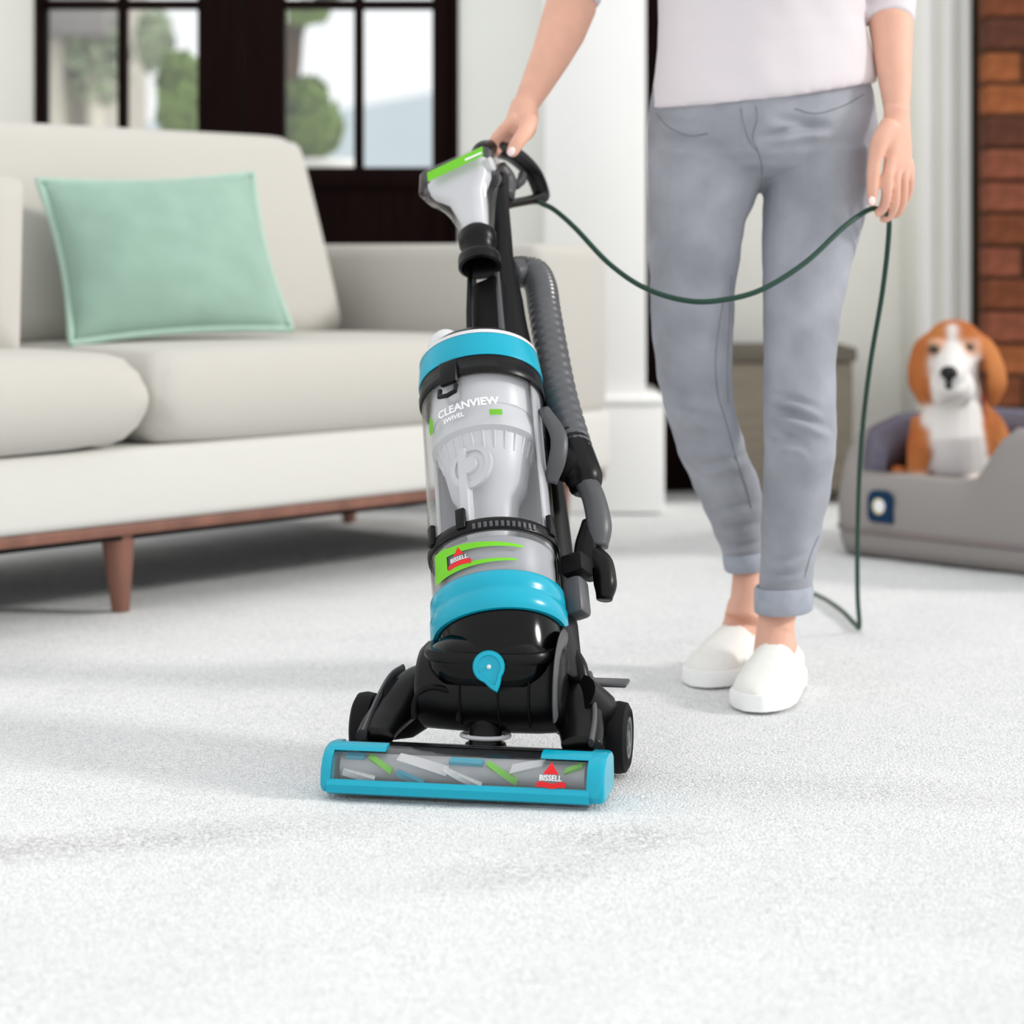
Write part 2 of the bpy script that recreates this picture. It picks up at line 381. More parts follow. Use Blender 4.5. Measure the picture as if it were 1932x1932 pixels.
MB().box((-2.95, 13.6, -.02), (-2.74, 13.85, 2.5), .02).build('pillar', M['far_stone'], hs)
MB().box((-2.60, 13.6, -.02), (-2.54, 13.85, 2.5), .02).build('pillar', M['far_stone'], hs)
MB().box((-4.7, 13.4, 2.0), (-2.45, 14.1, 2.25), .02).build('porch_beam', M['far_grey'], hs)
leafy('creeper', hs, [((-2.55, 13.7, 1.9), (.22, .2, .35)), ((-2.2, 13.7, 2.0), (.12, .2, .22))], 420, .06, M['leaf_pale'], 12)
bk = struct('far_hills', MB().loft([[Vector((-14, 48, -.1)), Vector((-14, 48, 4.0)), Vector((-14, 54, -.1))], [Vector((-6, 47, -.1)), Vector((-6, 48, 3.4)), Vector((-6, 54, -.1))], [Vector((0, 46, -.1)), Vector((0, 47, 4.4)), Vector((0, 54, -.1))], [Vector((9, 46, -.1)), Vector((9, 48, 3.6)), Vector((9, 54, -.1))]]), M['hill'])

# ------------------------------------------------------------------ sofa
SD = Vector((.674, .738, 0)).normalized(); SB = Vector((-SD.y, SD.x, 0)); SO = Vector((-.731, 4.23, 0)); UP = Vector((0, 0, 1))
SM = frame_mat(SO, SD, SB, UP)                       # x along the front, y towards the back
sofa = thing('sofa', 'cream fabric sofa with walnut legs standing before the french doors', 'sofa', SO+SB*.4)
T0, T1 = -1.15, 1.40
MB().box((T0+.03, .0, .138), (T1-.03, .80, .149), 0, 1, SM).build('shade_panel', M['black_matte'], sofa)  # unseen black panel, added to cut bounced light under the sofa
MB().box((T0, -.035, .172), (T1, .84, .315), .018, 3, SM).build('base', M['sofa_white'], sofa)
MB().box((T0+.01, -.02, .148), (T1-.01, .825, .176), .008, 2, SM).build('wood_rail', M['sofa_wood'], sofa)
for t, k in ((0.0, .03), (1.27, .03), (-1.02, .03), (0.0, .74), (1.27, .74), (-1.02, .74)):
    c = SO+SD*t+SB*k
    MB().tube([c+UP*.150, c+UP*.09-SB*.004, c+UP*.0-SB*.010], [.033, .027, .017], 16).build('leg', M['sofa_wood'], sofa)
def cushion(c, sz, R, puff=.3, n=14, p=2.6, seam=True):
    # a plump box: superellipse outline, crowned faces
    mb = MB(); hx, hy, hz = [q/2 for q in sz]; rings = []
    for i in range(n*2+1):
        zz = -1+2*i/(n*2); fz_ = math.copysign(abs(zz)**.75, zz)
        k = (1-abs(zz)**5)**.34 if abs(zz) < 1 else 0
        rings.append((fz_, max(k, .001)))
    out = []
    for zz, k in rings:
        g = []
        for j in range(64):
            th = 2*PI*j/64; cx, sx = math.cos(th), math.sin(th); e = 2/9
            X = math.copysign(abs(cx)**e, cx); Y = math.copysign(abs(sx)**e, sx)
            sh = .86+.14*k
            g.append(Vector((X*hx*(k**.25)*sh, Y*hy*(k**.25)*sh, zz*hz)))
        out.append(g)
    mb.loft([[R @ p_+c for p_ in g] for g in out]); return mb
def pad(c, R, sx, sy, sz, crown=.25, rc=.06, n=26, sag=0):
    # rounded slab on a grid: sx, sy the plan size, sz thickness in the middle
    top, bot = [], []
    hx, hy, hz = sx/2, sy/2, sz/2
    def prof(a):              # thickness falls to a rounded edge
        return max(0, 1-abs(a)**2)
    vs, fs = [], []
    for side in (1, -1):
        for j in range(n+1):
            for i in range(n+1):
                a, b_ = math.sin(PI/2*(-1+2*i/n)), math.sin(PI/2*(-1+2*j/n))
                e = min(1, (1-abs(a))*hx/rc) ; e2 = min(1, (1-abs(b_))*hy/rc)
                ro = math.sqrt(max(0, 1-(1-e)**2))*math.sqrt(max(0, 1-(1-e2)**2))
                th = hz*((1-crown)+crown*prof(a)**.6*prof(b_)**.6)*ro
                # round the plan corners
                q = (abs(a)**18+abs(b_)**18)**(1/18); q = max(q, 1e-6); mx = max(abs(a), abs(b_)); f = mx/q if mx > 0 else 1
                vs.append(c+R @ Vector((a*hx*f, b_*hy*f, side*th)))
    N = (n+1)**2
    for s in (0, 1):
        for j in range(n):
            for i in range(n):
                q = (s*N+j*(n+1)+i, s*N+j*(n+1)+i+1, s*N+(j+1)*(n+1)+i+1, s*N+(j+1)*(n+1)+i); fs.append(q if s == 0 else q[::-1])
    mb = MB(); mb.add(vs, fs); return mb
def pad_build(mb, name, m, parent):
    me = mb.mesh(name); bm = bmesh.new(); bm.from_mesh(me); bmesh.ops.remove_doubles(bm, verts=bm.verts[:], dist=.0008); bmesh.ops.recalc_face_normals(bm, faces=bm.faces[:]); bm.to_mesh(me); bm.free()
    return finish(name, me, m, parent, True, 0)
RS = SM.to_3x3()
def sp(t, k, z): return SO+SD*t+SB*k+UP*z
pad_build(pad(sp(.575, .27, .405), RS, 1.11, .66, .20, .12, .055), 'seat_cushion', M['sofa_fabric'], sofa)
pad_build(pad(sp(-.575, .25, .408), RS, 1.17, .68, .205, .22, .065), 'seat_cushion', M['sofa_fabric'], sofa)
def tilt(R, deg): return R @ Matrix.Rotation(math.radians(deg), 3, 'X')
pad_build(pad(sp(.475, .60, .715), tilt(RS, 90-19), 1.10, .52, .20, .35, .05), 'back_cushion', M['sofa_fabric'], sofa)
pad_build(pad(sp(-.60, .60, .70), tilt(RS, 90-19), 1.10, .50, .22, .35, .05), 'back_cushion', M['sofa_fabric'], sofa)
MB().box((T0, .70, .30), (T1-.01, .84, .695), .03, 3, SM).build('backrest', M['sofa_fabric'], sofa)
MB().box((1.135, -.03, .30), (T1, .80, .705), .035, 3, SM).build('armrest', M['sofa_fabric'], sofa)
MB().box((T0, -.03, .30), (T0+.05, .80, .705), .02, 3, SM).build('armrest', M['sofa_fabric'], sofa)
# lumpy throw pillow at the left of the mint one
RP = RS @ Matrix.Rotation(math.radians(-40), 3, 'Z')
gp = pad_build(pad(sp(-.285, .30, .655), tilt(RP, 90-14), .42, .36, .16, .75, .05), 'throw_pillow', M['sofa_fabric'], None)
tag(gp, 'plain cream throw pillow propped on the long sofa seat beside the mint pillow', 'pillow')
RM = tilt(RS @ Matrix.Rotation(math.radians(-22), 3, 'Z') , 90-30) @ Matrix.Rotation(math.radians(3), 3, 'Z')
mp = thing('throw_pillow', 'mint green square throw pillow leaning on the cream sofa cushion', 'pillow', sp(.30, .36, .49))
pc = at(312, 482, 4.66)
def pillow_pts(c, R, sx, sy, sz, n=30):
    vs, fs = [], []
    for side in (1, -1):
        for j in range(n+1):
            for i in range(n+1):
                a, b_ = -1+2*i/n, -1+2*j/n
                th = sz/2*((1-a*a)**.55)*((1-b_*b_)**.55)
                pin = 1-.075*(1-b_*b_)*abs(a)**3; pin2 = 1-.075*(1-a*a)*abs(b_)**3
                wv = .004*noise.noise(Vector((a*4, b_*4, side*3)))
                vs.append(c+R @ Vector((a*sx/2*pin, b_*sy/2*pin2, side*(th+wv*(th/(sz/2))))))
    N = (n+1)**2
    for s in (0, 1):
        for j in range(n):
            for i in range(n):
                q = (s*N+j*(n+1)+i, s*N+j*(n+1)+i+1, s*N+(j+1)*(n+1)+i+1, s*N+(j+1)*(n+1)+i); fs.append(q if s == 0 else q[::-1])
    return MB().add(vs, fs)
PSX, PSY = .475, .385
pad_build(pillow_pts(pc, RM, PSX, PSY, .15), 'cover', M['mint'], mp)
edge = []
for q in range(4):
    for k in range(20):
        t = -1+2*k/20
        a, b_ = ((t, -1), (1, t), (-t, 1), (-1, -t))[q]
        pin = 1-.075*(1-b_*b_)*abs(a)**3; pin2 = 1-.075*(1-a*a)*abs(b_)**3
        edge.append(pc+RM @ Vector((a*PSX/2*pin, b_*PSY/2*pin2, 0)))
edge.append(edge[0]); edge.append(edge[1])
MB().tube(edge, .008, 8).build('flange', M['mint_trim'], mp)

# ------------------------------------------------------------------ storage chest, dog bed, dog
ch = thing('storage_chest', 'low grey brown chest with a darker top standing behind the woman', 'chest', (.75, 6.25, 0))
MB().box((.575, 6.10, .03), (.935, 6.42, .385), .01).build('body', M['chest_wood'], ch)
MB().box((.565, 6.09, .385), (.945, 6.43, .425), .008).build('lid', M['chest_top'], ch)
for x in (.60, .88):
    for y in (6.13, 6.38): MB().box((x, y, 0), (x+.03, y+.03, .035)).build('foot', M['chest_top'], ch)

BA = Vector((.715, 5.09, 0)); BD = Vector((.70, -.714, 0)).normalized(); BB = Vector((-BD.y, BD.x, 0))
bed = thing('dog_bed', 'grey fabric dog bed with raised sides and a navy patch', 'dog bed', BA+BD*.45+BB*.28)
LX, LY, RC = .92, .60, .10
def bed_outline(n=120):
    pts = []; seg = [((RC, 0), (LX-RC, 0)), ((LX, RC), (LX, LY-RC)), ((LX-RC, LY), (RC, LY)), ((0, LY-RC), (0, RC))]
    cen = [(LX-RC, RC), (LX-RC, LY-RC), (RC, LY-RC), (RC, RC)]
    for q in range(4):
        a, b_ = seg[q]
        m_ = 30 if q % 2 == 0 else 18
        for k in range(m_): t = k/m_; pts.append((a[0]+(b_[0]-a[0])*t, a[1]+(b_[1]-a[1])*t, {0: (0, -1), 1: (1, 0), 2: (0, 1), 3: (-1, 0)}[q]))
        for k in range(8):
            th = -PI/2+q*PI/2+PI/2*k/8; nn = (math.cos(th), math.sin(th)); pts.append((cen[q][0]+RC*nn[0], cen[q][1]+RC*nn[1], nn))
    return pts
def bed_h(x, y):
    lo, hi = .185, .305
    if y < .12:
        f = min(1, max(0, (x-.37)/.12)); f = f*f*(3-2*f)
        g = min(1, max(0, (y-.02)/.10)) if x < .3 else 0
        return lo+(hi-lo)*max(f, g*g*(3-2*g)*.8)
    return hi if x > .2 else lo+(hi-lo)*(.8+.2*min(1, (y-.12)/.1))
out_r, in_r, band_r, low_r = [], [], [], []
TH = .095
for x, y, n_ in bed_outline():
    h = bed_h(x, y)
    def q(d, z): return BA+BD*(x-n_[0]*d)+BB*(y-n_[1]*d)+UP*z
    out_r.append([q(.006, .004), q(-.004, .03), q(-.008, .065), q(-.010, h*.6), q(0, h-.03), q(.018, h-.006), q(TH*.5, h+.004), q(TH*.5, h-.02), q(.03, .05), q(.03, .01)])
    hm = max(.10, h-.105)
    in_r.append([q(TH*.5, h+.003), q(TH*.8, h-.010), q(TH+.004, h-.035), q(TH+.006, (h+hm)/2), q(TH, hm+.006), q(TH*.8, hm), q(TH*.55, hm+.01)])
    low_r.append([q(TH*.7, hm+.004), q(TH*.85, hm), q(TH*.92, .06), q(TH*.92, .02), q(TH*.7, .02)])
    band_r.append([q(-.0075, .052), q(-.013, .058), q(-.0095, .066), q(-.003, .06)])
MB().loft(out_r, loop=True).build('outer_cover', M['bed_outer'], bed, sharp=0)
MB().loft(in_r, loop=True).build('inner_bolster', M['bed_inner'], bed, sharp=0)
MB().loft(low_r, loop=True).build('inner_lower', M['bed_cushion'], bed, sharp=0)  # darker tone on the lower part of the inner wall
MB().loft(band_r, loop=True).build('piping', M['bed_band'], bed, sharp=0)
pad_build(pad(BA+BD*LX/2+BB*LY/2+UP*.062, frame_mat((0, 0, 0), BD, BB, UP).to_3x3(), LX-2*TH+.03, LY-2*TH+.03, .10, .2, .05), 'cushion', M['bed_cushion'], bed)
# navy patch with a round pale centre on the front
pp = BA+BD*.165-BB*.012+UP*.118
def rr(hx, hy, rad, n=6, sq=None):
    pts = []
    for q, (sx, sy) in enumerate(((1, 1), (-1, 1), (-1, -1), (1, -1))):
        r_ = (sq or {}).get(q, rad)
        for k in range(n+1):
            th = q*PI/2+PI/2*k/n; pts.append((sx*(hx-r_)+r_*math.cos(th), sy*(hy-r_)+r_*math.sin(th)))
    return pts
def plate(pts, O, ux, uy, uz, d):
    return MB().loft([[O+ux*a+uy*b_+uz*e for a, b_ in pts] for e in (-.003, d)])
pt = plate(rr(.034, .036, .022, sq={3: .003, 2: .016}), pp, BD, UP, -BB, .003).build('patch', M['navy'], bed, sharp=30)
plate([(.017*math.cos(2*PI*k/24)-.003, .018*math.sin(2*PI*k/24)) for k in range(24)], pp-BB*.003, BD, UP, -BB, .0015).build('patch_ring', M['patch_yellow'], pt, sharp=30)
plate([(.014*math.cos(2*PI*k/24)+.0, .015*math.sin(2*PI*k/24)+.001) for k in range(24)], pp-BB*.0045, BD, UP, -BB, .0015).build('patch_centre', M['white_print'], pt, sharp=30)

def build_dog():
    Y0 = 5.04
    def A(px, py, dy=0): return at(px, py, Y0+dy)
    mb = MB()
    # sitting trunk: deep chest at the front, haunches behind
    mb.tube([A(1800, 905, .06), A(1800, 860, .04), A(1796, 815, .02), A(1797, 775, .03), A(1800, 735, .05)], [(.075, .085), (.086, .092), (.082, .085), (.070, .072), (.058, .06)], 20)
    mb.tube([A(1806, 790, .06), A(1822, 830, .17), A(1826, 875, .24), A(1826, 905, .25)], [.075, .10, .115, .09], 18)
    mb.blob(A(1770, 895, .20), (.05, .08, .06)); mb.blob(A(1868, 890, .20), (.05, .08, .07))
    mb.tube([A(1750, 795, .01), A(1738, 845, -.015), A(1732, 888, -.015), A(1730, 912, -.02)], [.038, .033, .026, .023], 14)   # front legs
    mb.tube([A(1838, 800, .02), A(1842, 850, .0), A(1840, 890, .0), A(1838, 912, -.01)], [.040, .034, .027, .024], 14)
    mb.blob(A(1728, 914, -.045), (.027, .042, .018)); mb.blob(A(1838, 914, -.035), (.027, .042, .018))
    mb.blob(A(1696, 895, .06), (.024, .045, .022))
    # neck and head
    mb.tube([A(1800, 745, .05), A(1798, 715, .035), A(1797, 690, .03)], [.060, .056, .058], 18)
    mb.blob(A(1800, 655, .035), (.069, .075, .064), n=22, m=14)
    mb.tube([A(1798, 670, .0), A(1795, 692, -.05), A(1792, 706, -.085), A(1791, 711, -.105)], [(.052, .048), (.040, .038), (.034, .034), (.024, .024)], 18)
    mb.blob(A(1791, 730, -.070), (.036, .034, .027)); mb.blob(A(1817, 733, -.045), (.027, .04, .039)); mb.blob(A(1771, 733, -.045), (.026, .04, .039))
    mb.blob(A(1765, 648, -.02), (.022, .018, .014)); mb.blob(A(1828, 646, -.02), (.022, .018, .014))     # brows
    mb.blob(A(1797, 735, -.03), (.035, .05, .022))
    # long drooping ears
    for sx, top, pts in ((-1, None, [(1760, 628, .03), (1744, 648, .02), (1735, 690, .0), (1737, 730, -.005), (1746, 768, .0)]), (1, None, [(1840, 628, .03), (1860, 648, .02), (1877, 690, .0), (1882, 730, -.005), (1872, 768, .0)])):
        P = spline([A(*p) for p in pts], 5); n = len(P); rings = []
        prof = [(.010, .016), (.013, .024), (.012, .030), (.011, .030), (.007, .012)]
        for i, p in enumerate(P):
            t = i/(n-1)*4; k = min(3, int(t)); f = t-k; th = prof[k][0]*(1-f)+prof[k+1][0]*f; wd = prof[k][1]*(1-f)+prof[k+1][1]*f
            ax = Vector((sx*.75, -.5, .25)).normalized() if False else Vector((.62, sx*.45, 0)).normalized()
            nrm = Vector((ax.y, -ax.x, 0)); rings.append([p+ax*wd*math.cos(2*PI*q/16)+nrm*th*math.sin(2*PI*q/16) for q in range(16)])
        mb.loft(rings)
    tail = [A(1860, 895, .3), A(1890, 880, .33), A(1905, 860, .33)]
    mb.tube(tail, [.022, .018, .010], 10)
    me = mb.voxel('beagle', .0042, 5, .5)
    # coat: tan, with white blaze, muzzle, chest and paws
    ca = me.color_attributes.new('coat', 'FLOAT_COLOR', 'POINT'); tan = lin((204, 130, 76)); deep = lin((178, 100, 54)); white = lin((244, 240, 236)); pink = lin((232, 196, 176))
    cols = np.empty((len(me.vertices), 4))
    for i, v in enumerate(me.vertices):
        x, y, zz = v.co; px = 966+FPX*x/y; py = HOR-FPX*(zz-CAMH)/y
        nx_ = noise.noise(v.co*30)*9+noise.noise(v.co*90)*4
        c = Vector(tan).lerp(Vector(deep), max(0, min(1, .4+noise.noise(v.co*14))))
        dy = y-Y0; ear = (px < 1752+max(0, (py-690))*.12 or px > 1850) and py < 765 and zz > .3
        wv = 0
        if not ear:
            bl = 9+max(0, py-640)*.55
            if py < 765 and dy < .06:
                if 618 < py < 765 and abs(px-1797) < min(bl, 60)+nx_*.5: wv = 1
                if py > 672 and dy < 0.02 and abs(px-1797) < 56: wv = 1
                if 612 < py <= 640 and abs(px-1796) < 8: wv = 1
            if py >= 752 and dy < .10 and abs(px-1795) < 52+(py-752)*.16+nx_ and not (px < 1757-max(0, 815-py)*.9+nx_ and py > 785) and not (px < 1726): wv = 1
            if py > 895 and dy < .03: wv = .8
        if not ear and 640 < py < 700 and dy < .0 and wv == 0: c = c.lerp(Vector(pink), .55)
        c = c.lerp(Vector(white), wv); cols[i] = (c[0], c[1], c[2], 1)
    ed = np.empty(len(me.edges)*2, dtype=np.int64); me.edges.foreach_get('vertices', ed); ed = ed.reshape(-1, 2); deg = np.bincount(ed.ravel(), minlength=len(cols))[:, None]
    for _ in range(9):                       # soft borders between the coat patches
        acc = np.zeros_like(cols); np.add.at(acc, ed[:, 0], cols[ed[:, 1]]); np.add.at(acc, ed[:, 1], cols[ed[:, 0]]); cols = cols*.4+.6*acc/deg
    ca.data.foreach_set('color', cols.ravel())
    m = bpy.data.materials.new('dog_coat'); m.use_nodes = True; nt = m.node_tree; b = nt.nodes['Principled BSDF']; b.inputs['Roughness'].default_value = .85; b.inputs['Specular IOR Level'].default_value = .15
    at_ = nt.nodes.new('ShaderNodeAttribute'); at_.attribute_name = 'coat'
    n = nt.nodes.new('ShaderNodeTexNoise'); n.inputs['Scale'].default_value = 120; mx = nt.nodes.new('ShaderNodeMix'); mx.data_type = 'RGBA'; mx.blend_type = 'MULTIPLY'; mx.inputs[0].default_value = .25
    nt.links.new(at_.outputs['Color'], mx.inputs[6]); nt.links.new(n.outputs['Fac'], mx.inputs[7]); nt.links.new(mx.outputs[2], b.inputs['Base Color'])
    bp = nt.nodes.new('ShaderNodeBump'); bp.inputs['Strength'].default_value = .3; bp.inputs['Distance'].default_value = .003; nt.links.new(n.outputs['Fac'], bp.inputs['Height']); nt.links.new(bp.outputs[0], b.inputs['Normal'])
    dog = thing('beagle', 'tan and white beagle sitting in the grey dog bed', 'dog', A(1800, 905, .06))
    body = finish('body', me, m, dog, True, 0)
    MB().blob(A(1790, 703, -.108), (.020, .014, .015)).blob(A(1790, 712, -.109), (.010, .010, .012)).build('nose', M['dog_nose'], body, sharp=0)
    MB().blob(A(1790, 727, -.109), (.008, .006, .010)).build('mouth', M['dog_nose'], body, sharp=0)
    for px, py in ((1762, 659), (1827, 656)):
        e = MB().blob(A(px, py, -.034), (.0125, .009, .0095)).build('eye', M['dog_eye'], body, sharp=0)
    c = A(1799, 752, .045); nrm = Vector((0, -.35, 1)).normalized(); ux = Vector((1, 0, 0)); uy = nrm.cross(ux)
    ring = [c+ux*.066*math.cos(2*PI*k/40)+uy*.068*math.sin(2*PI*k/40) for k in range(42)]
    MB().tube(ring, [(.004, .010)]*42, 8).build('collar', M['collar_red'], dog)
build_dog()

# ------------------------------------------------------------------ the woman
YB = 3.56
def leg_rings(tab, depth, n=28):
    rings = []
    ys = [tab[0][0]+(tab[-1][0]-tab[0][0])*i/60 for i in range(61)]
    for y in ys:
        xl, xr, Y = interp(tab, y); s = FPX/Y; c = at((xl+xr)/2, y, Y); hw = (xr-xl)/2/s
        rings.append([c+Vector((hw*math.cos(2*PI*k/n), hw*depth*math.sin(2*PI*k/n), 0)) for k in range(n)])
    return rings
# px row, left edge, right edge, depth
LEG_R = [(280, 1222, 1438, 3.56), (345, 1221, 1440, 3.555), (380, 1221, 1424, 3.55), (420, 1221, 1406, 3.545), (480, 1222, 1398, 3.54), (540, 1224, 1388, 3.535), (600, 1228, 1385, 3.53), (700, 1238, 1382, 3.52), (760, 1251, 1384, 3.53), (850, 1277, 1408, 3.57), (910, 1305, 1432, 3.61), (950, 1322, 1440, 3.63), (1000, 1345, 1442, 3.65), (1040, 1362, 1442, 3.66), (1062, 1370, 1440, 3.66)]
LEG_L = [(280, 1440, 1650, 3.56), (345, 1441, 1642, 3.555), (400, 1438, 1634, 3.55), (450, 1437, 1622, 3.54), (520, 1437, 1600, 3.52), (600, 1438, 1584, 3.50), (700, 1439, 1578, 3.48), (800, 1441, 1578, 3.46), (860, 1441, 1576, 3.47), (920, 1438, 1566, 3.49), (1000, 1436, 1552, 3.50), (1080, 1431, 1534, 3.50), (1135, 1428, 1528, 3.50)]
PELV = [(140, 1236, 1642, 3.56), (200, 1226, 1652, 3.56), (250, 1221, 1656, 3.56), (290, 1220, 1652, 3.56), (315, 1245, 1628, 3.56), (335, 1300, 1570, 3.56), (345, 1370, 1500, 3.56)]
woman = thing('person', 'person in a white top, grey jeans and white slip-on shoes, holding vacuum and cord', 'person', (.37, 3.5, 0))
jm = MB(); jm.loft(leg_rings(LEG_R, .98)); jm.loft(leg_rings(LEG_L, 1.0)); jm.loft(leg_rings(PELV, .56, 40))
jme = jm.voxel('jeans', .0042, 5, .5)
def g(d, s): return np.exp(-(d/s)**2)
def jean_folds(co, no):
    px = 966+FPX*co[:, 0]/co[:, 1]; py = HOR-FPX*(co[:, 2]-CAMH)/co[:, 1]; front = np.clip(-no[:, 1]*1.5, 0, 1)
    d = np.zeros(len(co))
    def crease(x0, y0, x1, y1, wd, dep, sag=0):
        t = np.clip((px-x0)/(x1-x0), 0, 1); yy = y0+(y1-y0)*t+sag*4*t*(1-t)
        inside = np.clip(np.minimum((px-min(x0, x1))/45, (max(x0, x1)-px)/45), 0, 1)
        return -dep*g(py-yy, wd)*inside*front+dep*.8*g(py-yy-wd*2, wd*1.2)*inside*front
    d += crease(1430, 262, 1580, 240, 8, .007, -8)           # hip crease of the forward leg
    d += crease(1445, 222, 1570, 236, 9, .004)
    d += crease(1440, 280, 1480, 270, 6, .004)
    d += crease(1228, 225, 1330, 235, 8, .002)
    d += crease(1232, 262, 1400, 285, 10, .002)
    d += crease(1440, 770, 1575, 812, 8, .006, -6)           # knee folds
    d += crease(1438, 740, 1560, 775, 7, .004, -4)
    d += crease(1440, 850, 1530, 850, 9, .006, -22)
    d += crease(1440, 800, 1500, 830, 7, .004)
    d += crease(1250, 770, 1390, 800, 10, .003)
    d += crease(1300, 880, 1430, 850, 8, .003, 6)
    d += crease(1350, 1000, 1440, 985, 6, .004); d += crease(1355, 1030, 1440, 1020, 5, .005, 4); d += crease(1345, 965, 1440, 945, 7, .003)
    d += crease(1430, 1085, 1530, 1075, 5, .003, 4); d += crease(1432, 1060, 1530, 1040, 6, .0025, 5)
    # fly and inseam ridge
    d += .0015*g(px-1402, 5)*((py > 190) & (py < 275))*front
    nz_ = np.array([noise.noise(Vector(c)*14)*.0016+noise.noise(Vector(c)*38)*.0008 for c in co])
    return d*1.6+nz_*1.5
displace(jme, jean_folds)
jo = finish('jeans', jme, M['denim'], woman, True, 0); jo['label'] = 'grey denim jeans with rolled cuffs'
def cuff(tab, y0, y1, xl0, xr0, xl1, xr1, Y, name='cuff', dep=1.0):
    rings = []
    for y, xl, xr, gr in ((y0, xl0, xr0, .0), (y0-2, xl0, xr0, .004), (y0+2, xl0, xr0, .0065), ((y0+y1)/2, (xl0+xl1)/2, (xr0+xr1)/2, .007), (y1-3, xl1, xr1, .006), (y1, xl1, xr1, .003), (y1-1, xl1, xr1, -.006), (y0+4, xl0, xr0, -.008)):
        s = FPX/Y; hw = (xr-xl)/2/s+gr; c = at((xl+xr)/2, y, Y)
        rings.append([c+Vector((hw*math.cos(2*PI*k/32), hw*dep*math.sin(2*PI*k/32), .003*math.sin(2*PI*k/32+1))) for k in range(32)])
    MB().loft(rings, caps=False).build(name, M['denim_cuff'], jo, sharp=0)
cuff(LEG_R, 1042, 1076, 1370, 1440, 1374, 1438, 3.66)
cuff(LEG_L, 1106, 1154, 1431, 1527, 1430, 1526, 3.50)
# seam lines: inseam of the trailing leg, side seam, fly
def seam(pts, r=.0022):
    P = [at(*p) for p in pts]; MB().tube(spline(P, 6), r, 6).build('seam', M['denim_seam'], jo)

from mathutils.bvhtree import BVHTree
jt = BVHTree.FromPolygons([v.co[:] for v in jme.vertices], [p.vertices[:] for p in jme.polygons])
def on_jeans(px, py):
    o_ = Vector((0, 0, CAMH)); hit = jt.ray_cast(o_, (at(px, py, 3.5)-o_).normalized()); return hit[0]-Vector((0, .0004, 0)) if hit[0] else None
def jseam(pts, r=.0008, name='seam'):
    P = [q for q in (on_jeans(p.x, p.y) for p in spline([Vector((a, b_, 0)) for a, b_ in pts], 8)) if q]
    if len(P) > 2: MB().tube(P, r, 6).build(name, M['denim_seam'], jo)
jseam([(1398, 204), (1402, 230), (1412, 262), (1428, 285)]); jseam([(1426, 200), (1428, 225), (1420, 258), (1430, 284)])
jseam([(1430, 286), (1436, 305), (1438, 330)])
jseam([(1238, 214), (1262, 240), (1300, 256), (1335, 252)], name='pocket_seam'); jseam([(1500, 205), (1540, 214), (1590, 200), (1630, 178)], name='pocket_seam')
jseam([(1366, 560), (1356, 620), (1350, 680), (1354, 740), (1368, 790), (1388, 860), (1408, 920), (1418, 960)])
jseam([(1380, 520), (1376, 600), (1372, 700), (1374, 760)])
jseam([(1545, 1010), (1530, 1045), (1518, 1090)])
# --- body (one continuous skin): trunk, limbs, hands, feet, head
bd = MB()
HW = lambda px, Y: px*Y/FPX
trunk = [(.86, .11, .06, .40, YB), (.92, .13, .08, .40, YB), (1.02, .12, .085, .398, YB), (1.15, .125, .09, .397, YB), (1.28, .145, .095, .397, YB+.01), (1.36, .155, .075, .397, YB+.01), (1.42, .07, .055, .397, YB+.01), (1.50, .048, .052, .397, YB)]
bd.loft([[Vector((cx+a*math.cos(2*PI*k/28), cy+b_*math.sin(2*PI*k/28), z_)) for k in range(28)] for z_, a, b_, cx, cy in trunk])
bd.blob((.397, YB-.02, 1.60), (.072, .09, .112), n=24, m=16)
bd.blob((.397, YB-.112, 1.585), (.011, .018, .020)); bd.blob((.397, YB-.098, 1.545), (.024, .012, .010)); bd.blob((.397, YB-.075, 1.51), (.03, .03, .022))
for sx in (-1, 1): bd.blob((.397+sx*.074, YB-.005, 1.595), (.010, .018, .03))
def limb(pts, n=20): bd.tube([p[0] for p in pts], [p[1] for p in pts], n)
# legs under the jeans
for tab, ank in ((LEG_R, None), (LEG_L, None)):
    P, R_ = [], []
    for y in range(330, int(tab[-1][0]), 40):
        xl, xr, Y = interp(tab, y); P.append(at((xl+xr)/2, y, Y)); R_.append((xr-xl)/2/(FPX/Y)*.62)
    bd.tube(P, R_, 18)
# ankles and feet
bd.tube([at(1478, 1095, 3.50), at(1470, 1140, 3.505), at(1464, 1175, 3.50), at(1462, 1215, 3.485), at(1460, 1255, 3.46)], [.030, .0300, .0295, .0325, .034], 20)
def foot(ank, heel, toe):
    q = lambda t, z_: heel.lerp(toe, t)+UP*z_
    bd.tube([ank, q(.27, .072), q(.45, .050), q(.68, .038), q(.86, .032)], [.031, .030, .024, .017, .010], 16)
    bd.tube([q(.05, .045), q(.25, .045)], [.022, .026], 12)
H1, T1_ = Vector(((1484-966)*3.535/FPX, 3.535, 0)), Vector(((1424-966)*3.305/FPX, 3.305, 0))
H2, T2_ = Vector(((1424-966)*3.70/FPX, 3.70, 0)), Vector(((1322-966)*3.495/FPX, 3.495, 0))
foot(at(1461, 1222, 3.487), H1, T1_)
bd.tube([at(1409, 1030, 3.66), at(1411, 1055, 3.665), at(1411, 1090, 3.66), at(1410, 1130, 3.645), at(1402, 1170, 3.63)], [.025, .0265, .0255, .028, .032], 20)
foot(at(1408, 1142, 3.645), H2, T2_)
